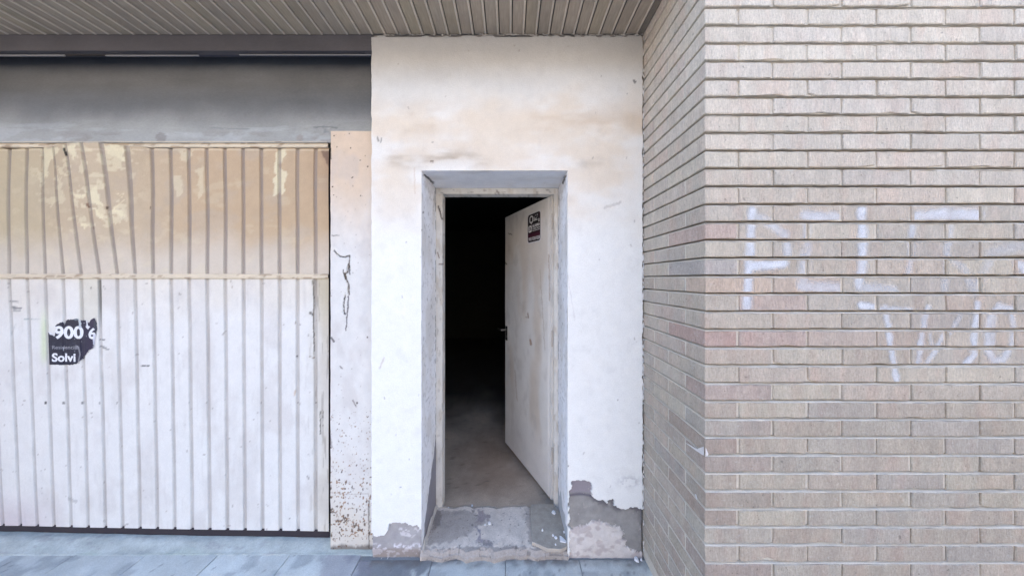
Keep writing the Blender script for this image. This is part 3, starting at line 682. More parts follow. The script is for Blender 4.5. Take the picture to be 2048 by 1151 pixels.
def gd_col(u, v, P):
    px = PX(P[..., 0], P[..., 1]); py = PY(P[..., 2], P[..., 1]); up = v > 1.44
    n = fbm(px * .02, py * .02, 200)
    t = np.ones(u.shape + (3,)) * A(196, 176, 148); t = mixc(t, A(196, 168, 134), ss(240, 420, px) * .8); t = mixc(t, A(190, 172, 150), ss(.5, .7, fbm(px * .02, py * .03, 203)) * .5)
    t = mixc(t, A(198, 186, 150), (1 - ss(40, 150, px)) * .4)
    t = mixc(t, A(218, 208, 194), ss(440, 535, py + (n - .5) * 60) * .8)
    wx = px + (fbm(px * .1, py * .1, 204, 5) - .5) * 16; wy = py + (fbm(px * .1, py * .1, 205, 5) - .5) * 16
    m = np.zeros(px.shape)
    for i, pl in enumerate(cream_polys): m = np.maximum(m, (1 - ss(-.8, 1.4, sdp(wx, wy, pl))) * (.95 if i < 9 else .5))
    zone = (1 - ss(0, 70, sdp(px, py, [(90, 296), (245, 296), (240, 430), (170, 450), (110, 400)])))
    m = np.maximum(m, zone * ss(.585, .63, fbm(px * .06, py * .08, 206, 5)) * .6)
    m = np.maximum(m, ss(.62, .72, fbm(px * .03, py * .05, 207, 5)) * .18)
    t = mixc(t, A(228, 216, 182), m)
    t = mixc(t, A(172, 140, 108), ss(600, 655, px + (n - .5) * 30) * (1 - ss(330, 460, py)) * .6)
    t = mixc(t, A(120, 92, 74), (1 - ss(-2, 3, sdp(wx, wy, [(640, 300), (662, 300), (662, 345), (655, 330), (645, 315)]))) * .8)
    t = mixc(t, A(238, 222, 190), (np.abs(py - 299.3) < 1.2) * .4)
    b = np.ones(u.shape + (3,)) * A(234, 233, 230); b = mixc(b, A(226, 216, 200), (1 - ss(560, 660, py + (n - .5) * 80)) * .55)
    b = mixc(b, A(206, 200, 196), ss(.52, .72, fbm(px * .02, py * .012, 208)) * .35)
    b = mixc(b, A(200, 196, 192), ss(.60, .8, fbm(px * .2, py * .02, 215)) * .22)
    b = mixc(b, A(206, 190, 196), (1 - ss(20, 160, px)) * ss(960, 1050, py) * .6)
    b = mixc(b, A(210, 222, 178), np.exp(-((px - 88) / 7) ** 2) * ss(600, 660, py) * (1 - ss(700, 740, py)) * .7)
    b = mixc(b, A(196, 184, 156), ss(612, 650, px + (fbm(px * .1, py * .01, 209) - .5) * 30) * (.35 + .5 * (1 - ss(560, 760, py))))
    b = mixc(b, A(150, 140, 126), ss(.62, .72, fbm(px * .18, py * .02, 210)) * ss(600, 640, px) * .5)
    b = mixc(b, A(150, 140, 134), ss(.83, .87, fbm(px * .12, py * .12, 211, 3)) * .6)
    b = mixc(b, A(210, 205, 185), (1 - ss(-3, 6, sdp(px, py, [(160, 556), (196, 556), (196, 640), (160, 640)]))) * .5)
    c = np.where(up[..., None], t, b)
    c = c * (1 + (fbm(px * .25, py * .25, 212, 3) - .5) * .06)[..., None]
    g = grv(u) / .009; c = mixc(c, A(150, 140, 136), g * (np.where(up, .50, .22) + .3 * fbm(px * .05, py * .03, 213)))     # grooves tinted greyer and darker than the slat faces
    g2 = np.abs(u - (RX0 - 12 * SP)) < .014
    c = mixc(c, A(70, 70, 60), g * g2 * (py > 560) * (1 - ss(600, 680, py)) * .7)
    lst = [([(20, 603), (36, 603)], 2.5, A(110, 110, 116), .7), ([(25, 614), (43, 616)], 3, A(90, 92, 98), .8), ([(27, 620), (40, 621)], 3, A(120, 122, 126), .6), ([(48, 638), (84, 639)], 1.6, A(130, 150, 150), .6),
           ([(30, 650), (22, 671)], 1.6, A(160, 165, 165), .5), ([(200, 679), (209, 679)], 2, A(70, 72, 76), .8), ([(201, 691), (217, 698)], 1.6, A(90, 92, 96), .7), ([(204, 696), (213, 697)], 1.6, A(110, 110, 112), .7),
           ([(283, 730.5), (298, 730.5)], 1.6, A(40, 40, 40), .9), ([(641, 822), (641, 868)], 1.2, A(90, 86, 80), .9), ([(646, 820), (646, 852)], 1.2, A(90, 86, 80), .8), ([(182, 576)], 3, A(100, 85, 70), .8), ([(211, 576)], 2.5, A(130, 125, 120), .7),
           ([(138, 996), (146, 1000), (152, 1002)], 6, A(190, 188, 186), .7), ([(250, 1049), (256, 1046)], 2, A(120, 118, 116), .6), ([(462, 562), (464, 574)], 2, A(150, 130, 105), .5),
           ([(594, 712)], 3.5, A(70, 62, 58), .9), ([(626, 560), (628, 600), (627, 640), (629, 700)], 2.2, A(80, 70, 55), .7), ([(620, 625), (626, 628)], 3, A(60, 52, 48), .8), ([(619, 712), (630, 716)], 2, A(120, 95, 60), .7),
           ([(589, 790), (591, 780)], 3, A(200, 170, 140), .6), ([(578, 1036)], 2.5, A(110, 100, 96), .8), ([(615, 952), (617, 955)], 3, A(140, 132, 126), .7), ([(186, 453), (188, 456)], 2.5, A(90, 60, 45), .5), ([(213, 415), (216, 416)], 4, A(90, 66, 50), .9),
           ([(174, 409), (178, 413)], 4, A(120, 80, 60), .8), ([(301, 416)], 3, A(90, 66, 50), .8), ([(128, 298), (133, 310)], 5, A(20, 16, 14), .95), ([(228, 418), (248, 400), (236, 386)], 1.2, A(236, 220, 180), .6)]
    lst += [([(x, 805)], s, A(44, 44, 50), k) for x, s, k in ((91, 6, .95), (127.5, 5, .7), (164, 4.5, .7), (199, 4, .5), (234, 4, .5), (523, 2.5, .6), (596, 2.5, .5), (632, 2.5, .6), (378, 2.5, .3))]
    return marks(c, px, py, lst)
def slat(x1, x0, z0, z1, dz):
    U = np.concatenate([[x0], x0 + np.array([.006, .0085, .0105, .0125]), np.linspace(x0 + .016, x1 - .016, 10), x1 - np.array([.0125, .0105, .0085, .006]), [x1]])
    V = np.linspace(z0, z1, int((z1 - z0) / dz) + 1)
    def pos(u, v):
        z = v + np.where(v > z1 - 1e-6, (fbm(u * 20, u * 0, 220) - .5) * .006 * (z1 > 2), 0)
        return np.stack([u, gy(u, v) + grv(u), z], -1)
    o = sheet('slat', U, V, pos, gd_col, M_doorpaint, gd); return o
Z0, ZM0, ZM1, ZG = .040, 1.423, 1.449, 2.135
for k in range(-1, 23):
    x1 = RX0 - k * SP; x0 = x1 - SP
    if k == -1: x1 = X_(657.5, GD)
    slat(x1, x0, ZM1 - .004, ZG, .008); slat(x1, x0, Z0, ZM0 + .004, .0075)
    if k == 22: XE = x0
def bar_col(u, v, P):
    c = np.ones(u.shape + (3,)) * A(222, 208, 184); c = c * (1 + (fbm(u * 14, v * 50, 230) - .5) * .22)[..., None]
    c = mixc(c, A(140, 110, 82), ss(.62, .70, fbm(u * 20, v * 120, 231)) * .6); return c
XG = X_(658, GD)
def bar(name, z0, z1, yf, pr):
    V = np.array([z0 - .001, z0, z0 + .003, (z0 + z1) / 2, z1 - .003, z1, z1 + .001])
    def pos(u, v):
        i = np.arange(7)[None, :] + 0 * u; off = np.where((i == 0) | (i == 6), .02, np.where((i == 1) | (i == 5), .003, 0)); return np.stack([u, yf(u, v) - pr + off, np.clip(v, z0, z1)], -1)
    return sheet(name, cut((XE, XG, .012)), V, pos, bar_col, M_frame, gd)
bar('middle_rail', ZM0, ZM1, lambda u, v: gy(u, v * 0 + 1.42), .008)
bar('top_frame', Z_(294.5, 1.57), Z_(285.5, 1.57), lambda u, v: u * 0 + 1.572, .002)
bar('top_frame_lip', Z_(285, 1.565), Z_(282.3, 1.565), lambda u, v: u * 0 + 1.564, .002)
sheet('bottom_seal', cut((XE, XG, .02)), np.array([-.012, .0, .02, .046]), lambda u, v: np.stack([u, gy(u, v * 0 + .04) + .006, np.maximum(v, .002) + (fbm(u * 10, v * 0, 222) - .5) * .006], -1),
      lambda u, v, P: np.ones(u.shape + (3,)) * A(58, 52, 58), M_frame, gd)
box('backing_frame', XE, XG, 1.645, 1.66, .03, 2.17, M_dark, gd)
# torn poster
PO = [(93.5, 662), (100, 664), (106, 670), (109, 672), (110, 662), (113, 655), (108, 652), (115, 646.5), (125, 644), (127, 650), (130, 643), (134, 639.5), (145, 637.5), (156, 637), (158, 641), (163, 640), (172, 640), (178, 645), (183, 638), (190, 636), (194, 645), (194, 660),
      (191, 670), (190, 675), (189, 686), (185, 695), (177, 701), (168, 711), (162, 717), (158, 722), (150, 727), (140, 729.5), (95, 729.5)]
def po_col(u, v, P):
    px = PX(P[..., 0], P[..., 1]); py = PY(P[..., 2], P[..., 1])
    c = np.ones(u.shape + (3,)) * A(34, 38, 58); c = mixc(c, A(50, 44, 74), ss(150, 185, px) * .7); c = mixc(c, A(70, 74, 90), ss(.6, .75, fbm(px * .2, py * .2, 240)) * .25)
    W = A(238, 240, 246)
    tx = px + (fbm(px * .25, py * .25, 243) - .5) * 1.2
    m = text_mask(tx, py, '900', 108, 167, 651.5, 677.5, .035) | text_mask(tx, py, '6', 177, 192, 655, 677.5, .03)
    m |= text_mask(tx, py, 'Solvi', 104, 151, 705.5, 723, .03)
    ms = text_mask(tx, py, 'Residencial', 104, 156, 690.5, 697.5, .01)
    c = mixc(c, W, m * 1.0); c = mixc(c, A(150, 152, 160), ms * 1.0)
    d = dseg(px, py, [(152, 691), (157, 694), (160, 708), (157, 722)]); c = mixc(c, A(150, 152, 162), (1 - ss(.8, 2, d)) * .7)
    wx = px + (fbm(px * .3, py * .3, 241) - .5) * 5; wy = py + (fbm(px * .3, py * .3, 242) - .5) * 5
    for pl, cc in (([(157, 640), (162, 640), (163, 655), (158, 655)], A(200, 208, 214)), ([(172, 638), (175, 640), (176, 650), (179, 654), (176, 658), (172, 652)], W), ([(93, 661), (110, 650), (112, 656), (108, 673)], W),
                   ([(186, 668), (192, 668), (190, 686), (186, 694)], A(214, 216, 230)), ([(186, 640), (196, 640), (196, 668), (190, 664)], A(58, 66, 80)), ([(140, 637), (158, 632), (160, 640), (150, 641)], A(110, 125, 135))):
        c = mixc(c, cc, (1 - ss(-.6, .6, sdp(wx, wy, pl))) * .95)
    c = mixc(c, A(205, 210, 220), ss(.78, .82, fbm(px * .22, py * .22, 244)) * .5)
    return c
def po_keep(u, v):
    px = PX(u, 1.583); py = PY(v, 1.583); n = (fbm(px * .3, py * .3, 245) - .5) * 3.0
    return sdp(px + n, py + n, PO) < 0
pu = cut((X_(90, 1.59), X_(199, 1.59), .0014)); pv = cut((Z_(733, 1.59), Z_(633, 1.59), .0014))
o = sheet('poster_remnant', pu, pv, lambda u, v: np.stack([u, gy(u, v) - .0022 + grv(u) * .35, v], -1), po_col, M_print, gd, po_keep)
tag(o, 'torn dark blue poster remnant with white digits 900 6')

# ------------------------------------------------------------------ ribbed soffit
so = empty('soffit', (0, 1.25, 2.7), 'grey brown ribbed metal soffit above doorway and garage door', 'soffit')
SW = .0655; sx0 = X_(948.6, 1.5)
def make_slat_mesh(seed):
    h = SW / 2
    prof = [(-h + .002, .012), (-h + .002, .001), (-h + .004, 0), (-.004, 0), (h - .013, 0), (h - .010, -.0035), (h - .005, -.0035), (h - .002, .0), (h - .002, .012)]
    V = []; Fc = []; ys = np.linspace(1.03, 1.503, 9); n = len(prof)
    for j, y in enumerate(ys):
        for (x, z) in prof: V.append((x, y, z + (vn(np.array([j * .7]), np.array([seed * 3.3]), 5)[0] - .5) * .002))
    for j in range(len(ys) - 1):
        for i in range(n - 1): Fc.append((j * n + i, j * n + i + 1, (j + 1) * n + i + 1, (j + 1) * n + i))
    V = np.array(V); c = np.ones((len(V), 3)) * A(196, 184, 172) * R.uniform(.88, 1.0)
    c = c * np.array([1, R.uniform(.97, .99), R.uniform(.86, .92)]) * .84; bead = (np.arange(len(V)) % n >= 5) & (np.arange(len(V)) % n <= 7); c[bead] = A(214, 204, 190); c[np.arange(len(V)) % n <= 1] = A(90, 84, 78)
    return npmesh('soffit_slat', V, Fc, M_soffit, c)
sm = [make_slat_mesh(i) for i in range(9)]
k = 0; x = sx0 - SW / 2
xs = [sx0 - SW * .5 + SW * i for i in range(-48, 15)]
for i, x in enumerate(xs):
    if x + SW / 2 > .70 or x < -3.4: continue
    x_last = x + SW / 2; o = bpy.data.objects.new('soffit_slat', R.choice(sm)); o.location = (x, 0, 2.695 + R.uniform(-.0008, .0008)); link(o, so)
box('edge_trim', x_last, .6955, 1.03, 1.503, 2.694, 2.71, surf('edge_trim_metal', A(150, 142, 132) * .8, .6), so, .001)
box('slat_joint_bar', -3.4, .694, 1.035, 1.51, 2.712, 2.73, M_dark, so)

# ------------------------------------------------------------------ brick wall
BX, BY = X_(1410, 1.03), 1.03
BL, BW, BH, BP, CP = .237, .114, .0530, .2469, 35.81 / F * 1.03
def zb(k): return Z_(11.7 + 35.81 * k, 1.03)
bw = empty('brick_wall', (BX, BY, 0), 'pale grey pink brick wall projecting on the right, with faded white graffiti', 'brick wall')
def brick_bm(seed, chip=None, L=BL):
    r = random.Random(seed); bm = bmesh.new(); g = bmesh.ops.create_cube(bm, size=1.0)
    for v in g['verts']: v.co = Vector(((v.co.x + .5) * L, (v.co.y + .5) * BW, (v.co.z + .5) * BH))
    for f in [f for f in bm.faces if f.normal.y > .5]: pass
    es = [e for e in bm.edges if abs(e.verts[0].co.x - e.verts[1].co.x) > L * .5]
    bmesh.ops.subdivide_edges(bm, edges=es, cuts=6, use_grid_fill=True)
    b = [e for e in bm.edges if len(e.link_faces) == 2 and e.link_faces[0].normal.dot(e.link_faces[1].normal) < .5]
    bmesh.ops.bevel(bm, geom=b, offset=.0022, segments=1, affect='EDGES')
    for v in bm.verts:
        n = math.sin(v.co.x * 60 + seed * 1.7 + v.co.z * 20) * .0005
        v.co += Vector((r.uniform(-.0009, .0009), r.uniform(-.0006, .0006), n + r.uniform(-.0011, .0011)))
        if chip:
            cx, cw, ch, edge = chip
            d = abs(v.co.x - cx)
            if d < cw and v.co.y < .02:
                if edge == 'b' and v.co.z < BH * .5: v.co.z += ch * (1 - d / cw)
                if edge == 't' and v.co.z > BH * .5: v.co.z -= ch * (1 - d / cw)
    return bm
def brick_mesh(seed, chip=None):
    bm = brick_bm(seed, chip); me = bpy.data.meshes.new('brick'); bm.to_mesh(me); bm.free(); me.materials.append(M_brick); return me
BM = [brick_mesh(i) for i in range(9)] + [brick_mesh(20, (.0, .04, .006, 'b')), brick_mesh(21, (.2, .05, .004, 't')), brick_mesh(22, (.12, .05, .003, 'b')), brick_mesh(23, (.237, .045, .007, 'b')), brick_mesh(24, (.06, .04, .004, 't')), brick_mesh(25, (.17, .05, .005, 'b'))]
chips = {(31, 1): brick_mesh(30, (.095, .045, .016, 'b')), (25, 1): brick_mesh(31, (.15, .09, .004, 'b')), (25, 2): brick_mesh(32, (.03, .06, .009, 'b')), (10 + 0, 9): None}
pal = [(201, 192, 181), (197, 187, 177), (200, 188, 178), (194, 186, 178), (192, 184, 178), (203, 194, 182), (196, 185, 176), (194, 184, 174)]
red = {(13, 0): (200, 180, 173), (17, 1): (198, 182, 175), (19, 0): (190, 168, 162), (19, 1): (196, 178, 172), (15, 0): (186, 180, 178), (16, 0): (205, 187, 174), (16, 1): (203, 187, 176),
       (22, 0): (188, 174, 168), (19, 2): (198, 184, 176), (29, 0): (188, 174, 166), (26, 0): (184, 172, 166), (28, 0): (184, 174, 166), (25, 0): (186, 172, 164), (32, 0): (188, 174, 168)}
def bcolor(k, i, side=False):
    base = np.array(R.choice(pal), float)
    if (k, i) in red and not side: base = np.array(red[(k, i)], float)
    f = R.uniform(.96, 1.03)
    m_ = .62 * min(1, max(0, (15 - k) / 12)) * R.uniform(.75, 1.0); base = base * (1 - m_) + np.array([234, 229, 222]) * m_           # whiter towards the upper courses
    if k > 22: base = base * np.array([.965, .965, .96])
    if side: base = base * np.array([1.0, 1.0, 1.01])
    return tuple((A(*base) * np.array([1.02, 1.0, .935]) * f * (1.0 if k < 12 else .94)).tolist()) + (1,)
graf_strokes = [  # points in plan of the facade (read off the photograph), width, strength
    ([(285, 115), (276, 230), (272, 340), (262, 520), (258, 650)], 40, .85), ([(300, 140), (400, 200), (465, 245)], 42, .55), ([(475, 290), (478, 360)], 42, .55), ([(460, 398), (370, 410), (275, 412)], 46, .95),
    ([(575, 140), (740, 152)], 48, .65), ([(585, 160), (588, 350)], 38, .45), ([(575, 360), (560, 520), (750, 532)], 50, .5), ([(560, 525), (750, 535)], 56, .55),
    ([(885, 110), (890, 250), (890, 350), (880, 450), (870, 525)], 44, .78), ([(870, 530), (1060, 548)], 44, .5), ([(1190, 150), (1340, 130), (1520, 140)], 56, .75),
    ([(1170, 180), (1160, 260), (1150, 380), (1135, 460)], 32, .5), ([(1375, 190), (1350, 330), (1342, 540)], 32, .38), ([(1400, 400), (1440, 430), (1500, 545)], 40, .30), ([(1500, 560), (1600, 340), (1776, 300)], 50, .32), ([(1740, 400), (1800, 450)], 50, .6),
    ([(880, 632), (945, 640)], 34, .95), ([(975, 648), (1060, 655), (1150, 662)], 26, .7), ([(1012, 640), (1022, 700), (1040, 800), (1048, 900), (1062, 980), (1076, 1050)], 27, .72),
    ([(1245, 640), (1222, 720), (1208, 850), (1195, 945)], 28, .6), ([(1330, 800), (1290, 880), (1240, 950)], 24, .6), ([(1420, 695), (1385, 745), (1330, 810)], 26, .4), ([(1265, 790), (1268, 850)], 18, .4),
    ([(1520, 618), (1506, 740), (1494, 840), (1500, 900), (1450, 955)], 30, .75), ([(1700, 655), (1630, 636), (1585, 700), (1570, 790), (1575, 880), (1610, 935), (1660, 930), (1690, 880)], 34, .6), ([(1605, 700), (1592, 860)], 30, .5), ([(1705, 680), (1712, 760), (1700, 870)], 26, .5)]
graf_strokes = [([(1400 + x / 2.741, 380 + y / 2.741) for x, y in p], w / 2.741, s) for p, w, s in graf_strokes]
gV, gF, gD = [], [], []; goff = 0
def graffiti_on(x0, x1, z0, z1, y):
    global goff
    U = np.linspace(x0 + .003, x1 - .003, max(3, int((x1 - x0) / .0045))); V = np.linspace(z0 + .003, z1 - .003, 12)
    UU, VV = np.meshgrid(U, V, indexing='ij'); px = PX(UU, BY); py = PY(VV, BY)
    if px.max() < 1480 or py.max() < 410 or py.min() > 775: return
    wx = px + (fbm(px * .08, py * .08, 250) - .5) * 7; wy = py + (fbm(px * .08, py * .08, 251) - .5) * 7
    d = np.zeros(px.shape)
    for p, wd, s in graf_strokes: d = np.maximum(d, (1 - ss(wd * .15, wd * .95, dseg(wx, wy, p))) * s * .82)
    d = d * (.7 + .7 * fbm(px * .05, py * .05, 252))
    q = grid_faces(len(U), len(V), (d[:-1, :-1] + d[1:, 1:]) > .05)
    if not len(q): return
    gV.append(np.stack([UU, np.full(UU.shape, y), VV], -1).reshape(-1, 3)); gF.append(q + goff); gD.append(d.ravel()); goff += UU.size
seen = 0; KT = -4; KB = 38
rest = bmesh.new()
def put_brick(k, loc, rot, col, mesh=None):
    global seen
    o = bpy.data.objects.new('brick', mesh or R.choice(BM)); o.location = loc; o.rotation_euler = (R.uniform(-.003, .003), R.uniform(-.003, .003), rot + R.uniform(-.004, .004) * (1 if rot == 0 else .25)); o.color = col
    link(o, bw); seen += 1
def rest_brick(k, x, y, rot):
    b = brick_bm(R.randint(0, 999)) if False else bmesh.new()
    boxbm(b, 0, BL, 0, BW, 0, BH, .002)
    b.transform(Matrix.Translation((x, y, zb(k))) @ Matrix.Rotation(rot, 4, 'Z')); tmp = bpy.data.meshes.new('tmp'); b.to_mesh(tmp); b.free(); rest.from_mesh(tmp); bpy.data.meshes.remove(tmp)
for k in range(KT, KB):
    full = (k % 2 == 0); z = zb(k); vis = -1 <= k <= 32
    # corner brick
    jy = R.uniform(-.0012, .0012)
    if full: put_brick(k, (BX, BY + jy, z), 0, bcolor(k, 0), R.choice(BM[:9])); xn = BX + BP; yn = BY + BW + .010
    else: put_brick(k, (BX + BW, BY + jy, z), math.pi / 2, bcolor(k, 0), R.choice(BM[:9])); xn = BX + BW + .010; yn = BY + BP
    graffiti_on(BX, xn - .010, z, z + BH, BY + jy - .0012)
    i = 1; x = xn
    while x < 3.1:
        jy = R.uniform(-.0016, .0016); zj = R.uniform(-.0007, .0007)
        if vis and x < 1.90:
            L = BL + R.uniform(-.0, .0)
            put_brick(k, (x + R.uniform(-.001, .001), BY + jy, z + zj), 0, bcolor(k, i), chips.get((k, i)))
            graffiti_on(x + .001, x + BL - .001, z, z + BH, BY + jy - .0014)
        else: rest_brick(k, x, BY, 0)
        x += BP; i += 1
    y = yn; i = 1
    while y < 1.52:
        put_brick(k, (BX + BW + R.uniform(-.001, .001), y, z + R.uniform(-.0006, .0006)), math.pi / 2, bcolor(k, i, True), None); y += BP; i += 1
print('bricks', seen, 'slabs', nslab)
o = frombm('outer_bricks', rest, M_brick2, bw); tag(o, 'courses of the same brick wall running on beyond', kind='stuff')
if gV:
    me = npmesh('graffiti', np.concatenate(gV), np.concatenate(gF), M_graf, None, False, {'dens': np.concatenate(gD)})
    o = link(bpy.data.objects.new('graffiti', me), bw); tag(o, 'faded white painted letters on the brick faces')
# mortar: beds raked at the top and flush at the bottom, one sheet wrapped round the corner
zs = []; of = []
for k in range(KB, KT - 1, -1):
    z = zb(k)
    zs += [z + .001, z + BH - .001]; of += [.0055, .0055]
    zs += [z + BH + .0008, z + BH + .0026, z + BH + .0058, z + CP - .0028, z + CP - .0005]; of += [.0010, .0030, .0110, .030, .044]
xs_f = np.concatenate([np.linspace(BX, 3.1, 260)]); ys_s = np.linspace(1.62, BY, 60)
V = []; cols = len(ys_s) + len(xs_f)
for j, (z, o_) in enumerate(zip(zs, of)):
    n1 = (fbm(ys_s * 40, ys_s * 0 + j * .7, 260, 3) - .5) * .0030; n2 = (fbm(xs_f * 40, xs_f * 0 + j * .7, 261, 3) - .5) * .0030
    zj = (fbm(xs_f * 30, xs_f * 0 + j, 262, 2) - .5) * .002
    os_ = .0034 if abs(o_ - .0055) < 1e-6 else max(o_ * .7, .0024)
    a = np.stack([BX + os_ + n1 * .4, np.maximum(ys_s, BY + o_), np.full(len(ys_s), z)], -1); b = np.stack([np.maximum(xs_f, BX + o_), BY + o_ + n2, z + zj], -1)
    V.append(np.concatenate([a, b]))
V = np.concatenate(V); nr = len(zs); q = grid_faces(nr, cols)
me = npmesh('mortar', V, q, M_mortar); link(bpy.data.objects.new('mortar', me), bw)
box('masonry_core', BX + .12, 3.12, BY + .118, 1.78, -.1, 2.74, M_core, bw)
# white filler smeared over the corner
bm = bmesh.new()
def smear(pts, th=.003):
    c = Vector((0, 0, 0)); vs = [bm.verts.new(p) for p in pts]
    for p in pts: c += Vector(p)
    c /= len(pts); cv = bm.verts.new(c + Vector((-th, -th, 0)))
    for i in range(len(vs)): bm.faces.new((vs[i], vs[(i + 1) % len(vs)], cv))
def sidep(px, py): d = BX / (px - VX) * F; return (BX - .003, d, Z_(py, d))
smear([sidep(1371, 884), sidep(1380, 888), sidep(1390, 894), sidep(1400, 900), sidep(1406, 896), sidep(1409.4, 892), sidep(1409.6, 910), sidep(1405, 908), sidep(1392, 899)], .001)
def frp(px, py): return (X_(px, BY), BY - .003, Z_(py, BY))
smear([frp(1410, 893), frp(1412, 897), frp(1416, 906), frp(1413, 910), frp(1410, 911)], .001)
smear([sidep(1391, 986), sidep(1394, 988), sidep(1397, 997), sidep(1394, 998)], .002)
o = frombm('filler_smear', bm, surf('filler', A(224, 220, 218), .9), bw); tag(o, 'white filler smeared over the broken brick corner')

# ------------------------------------------------------------------ loose tile, crumbs and flakes by the door
tz = .033
TP = [(1061, 1010), (1064, 1007), (1107, 1007), (1112, 1016), (1121, 1024), (1128, 1040), (1131, 1066), (1135, 1088), (1133, 1092), (1122, 1097), (1095, 1096), (1080, 1089), (1064, 1082)]
bm = bmesh.new(); top = [Vector(G_(a, b, tz)) for a, b in TP]
for v in top: v.z += (1.8 - v.y) * .012 - .002
tv = [bm.verts.new(v) for v in top]; md = [bm.verts.new(v + Vector((0, -.0015, -.002))) for v in top]; lo = [bm.verts.new(v + Vector((0, .0005, -.019))) for v in top]
bm.faces.new(tv); n = len(tv)
for i in range(n):
    bm.faces.new((tv[i], tv[(i + 1) % n], md[(i + 1) % n], md[i])); bm.faces.new((md[i], md[(i + 1) % n], lo[(i + 1) % n], lo[i]))
bm.faces.new(list(reversed(lo)))
bmesh.ops.recalc_face_normals(bm, faces=bm.faces)
mt = surf('tile_stone', A(178, 170, 158), .75, 200, .08, 30, .16, .3, .0012)
bm.faces.ensure_lookup_table()
for f in bm.faces:
    if len(f.verts) == 4 and f.calc_center_median().z < tz + .03: f.material_index = 1
o = frombm('loose_tile', bm, mt); o.data.materials.append(surf('tile_broken_edge', A(196, 186, 174), .9, bump=0)); tag(o, 'loose grey tile with clipped corners lying on the right side of the doorstep', 'tile')
mw = surf('plaster_chip', A(244, 244, 246), .9, bump=0)
def chip(px, py, w_, z, h=.004, mat=mw, name='plaster_chip', elong=1.3):
    bm = bmesh.new(); c = Vector(G_(px, py, z)); s = w_ / F * c.y / 2; n = 7; a0 = R.random() * 6
    lo, hi = [], []
    for i in range(n):
        a = a0 + i * 2 * math.pi / n; r = s * R.uniform(.7, 1.15)
        lo.append(bm.verts.new(c + Vector((math.cos(a) * r * elong, math.sin(a) * r * 1.5, -.002)))); hi.append(bm.verts.new(c + Vector((math.cos(a) * r * .7 * elong, math.sin(a) * r * 1.1, h * R.uniform(.7, 1.1)))))
    for i in range(n): bm.faces.new((lo[i], lo[(i + 1) % n], hi[(i + 1) % n], hi[i]))
    bm.faces.new(hi); o = frombm(name, bm, mat); return o
gz = tz + .002
o = chip(1107, 1023, 7, gz + .002); tag(o, 'white plaster chip at the back of the loose tile beside the door frame', 'plaster chip', 'chips of white plaster on the doorstep')
o = chip(1085, 1059, 3.5, gz); tag(o, 'tiny white plaster crumb alone in the middle of the loose tile', 'plaster chip', 'chips of white plaster on the doorstep')
for a, b, s in ((1106, 1069.5, 4), (1111.5, 1074, 5)):
    o = chip(a, b, s, gz); tag(o, ('smaller' if s == 4 else 'larger') + ' of two round white chips lying together on the loose tile', 'plaster chip', 'chips of white plaster on the doorstep')
o = chip(1128, 1063, 3.5, gz); tag(o, 'white plaster crumb on the tile tight against the right reveal', 'plaster chip', 'chips of white plaster on the doorstep')
o = chip(1111, 1088, 3, gz); tag(o, 'pale plaster crumb near the clipped front corner of the loose tile', 'plaster chip', 'chips of white plaster on the doorstep')
bm = bmesh.new(); pts = [Vector(G_(a, b, gz + .003)) for a, b in ((1119, 1070), (1123, 1071), (1133, 1081), (1132, 1083.5), (1120, 1081))]
hi = [bm.verts.new(p) for p in pts]; lo = [bm.verts.new(p + Vector((0, -.001, -.006))) for p in pts]; bm.faces.new(hi)
for i in range(5): bm.faces.new((hi[i], hi[(i + 1) % 5], lo[(i + 1) % 5], lo[i]))
bmesh.ops.recalc_face_normals(bm, faces=bm.faces)
tag(frombm('plaster_chip', bm, mw), 'large triangular white plaster chip on the front of the loose tile', 'plaster chip', 'chips of white plaster on the doorstep')
o = chip(979, 1045, 6, .016, .003, elong=1.6); tag(o, 'flat white plaster chip in the middle of the cement doorstep', 'plaster chip', 'chips of white plaster on the doorstep')
o = chip(970, 1048, 2.6, .016, .003); tag(o, 'smallest white crumb just left of the flat chip on the doorstep', 'plaster chip', 'chips of white plaster on the doorstep')
o = chip(944, 1009.5, 3, -.001, .004); tag(o, 'white crumb on the room floor just inside the threshold', 'plaster chip', 'chips of white plaster on the doorstep')
o = chip(897, 1015, 2.8, .005, .004); tag(o, 'white crumb next to the foot of the left door jamb', 'plaster chip', 'chips of white plaster on the doorstep')
mc = surf('old_plaster', A(206, 200, 192), .9, bump=0)
o = chip(860, 1053, 6.5, .014, .012, mc, elong=.8); tag(o, 'upright beige plaster lump by the left reveal', 'plaster chip', 'chips of white plaster on the doorstep')
o = chip(852, 1072, 4.5, .014, .010, mw, elong=.8); tag(o, 'white plaster lump at the front end of the left reveal', 'plaster chip', 'chips of white plaster on the doorstep')
o = chip(1065, 1093, 5, .010, .005, mc); tag(o, 'pale plaster chip in front of the loose tile on the doorstep lip', 'plaster chip', 'chips of white plaster on the doorstep')
o = chip(1272.5, 1117.5, 9, PZ + .003, .007, mw); tag(o, 'largest white plaster lump on the pavement at the foot of the brick corner', 'plaster chip', 'white plaster lumps on the pavement')
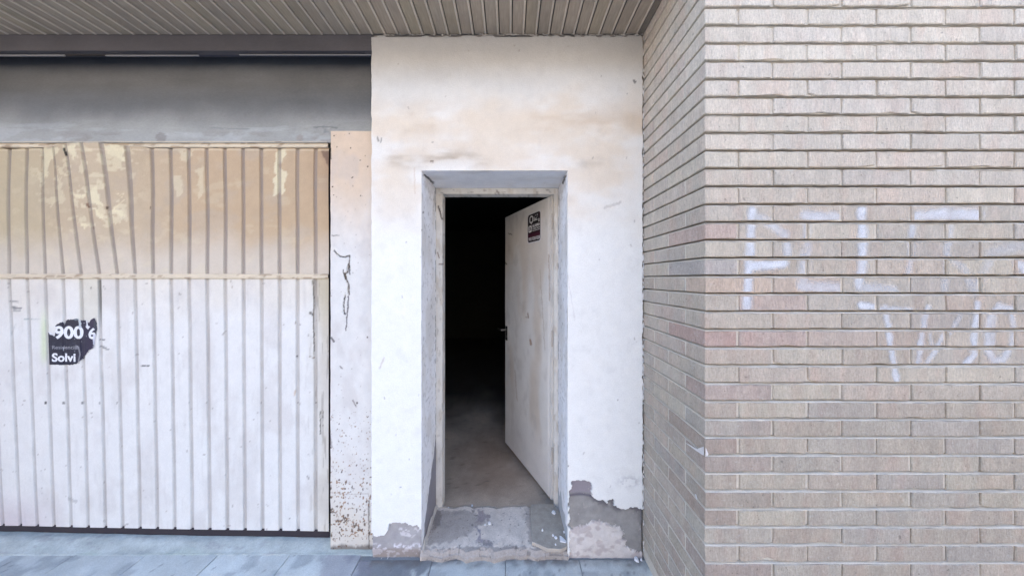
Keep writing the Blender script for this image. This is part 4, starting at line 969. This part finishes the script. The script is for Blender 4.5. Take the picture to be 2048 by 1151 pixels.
o = chip(1282.5, 1118, 4, PZ + .003, .006, mw); tag(o, 'small white plaster lump on the pavement touching the brick wall', 'plaster chip', 'white plaster lumps on the pavement')
o = chip(1289, 1105, 6, PZ + .010, .016, mw, elong=.6); tag(o, 'white plaster crumb stuck where white wall meets brick wall', 'plaster chip', 'white plaster lumps on the pavement')
# sliver of peeled render leaning on the left reveal
bm = bmesh.new(); sp = [(866, 1012, .5), (860, 1019, 1), (856, 1033, 1), (853, 1046, 1), (856, 1050, 1), (849, 1070, 1), (843, 1080, 1), (840, 1096, 1)]
ins, outs, low = [], [], []
for i, (a, b, q_) in enumerate(sp):
    d = 1.79 - (i / 7) * .295; x = XL + .010
    ins.append(bm.verts.new((x - .006, d, .012 + .012 * (1 + math.sin(i * 2.3)) + .02 * math.sin(i / 7 * math.pi)))); outs.append(bm.verts.new((x + .002 * math.sin(i * 3), d, .010 + .010 * (1 + math.sin(i * 2.3 + .4)) + .015 * math.sin(i / 7 * math.pi)))); low.append(bm.verts.new((x + .004, d, .002)))
for i in range(7):
    bm.faces.new((ins[i], ins[i + 1], outs[i + 1], outs[i])); bm.faces.new((outs[i], outs[i + 1], low[i + 1], low[i]))
tag(frombm('render_sliver', bm, mc), 'long broken sliver of pale render along the foot of the left reveal', 'plaster sliver')

# ------------------------------------------------------------------ rest of the building and the other side of the street
bm = bmesh.new(); boxbm(bm, -9, 9, 1.032, 8, 2.742, 9.5); boxbm(bm, -9, -3.42, 1.04, 7.9, -.2, 2.741); boxbm(bm, 3.12, 9, 1.04, 7.9, -.2, 2.741)
b = frombm('apartment_building', bm, M_upper); tag(b, 'brick building carrying the soffit above the doorway', 'building')
op = empty('opposite_building', (0, -13.5, 0), 'sunlit cream building across the street, behind the camera', 'building')
box('wall', -30, 30, -18, -13.5, -.2, 7, M_facade, op)
for fl in range(2):
    for i in range(-6, 7): box('window', i * 3.2 - .6, i * 3.2 + .6, -13.51, -13.45, .9 + fl * 2.9, 2.3 + fl * 2.9, M_win, op)
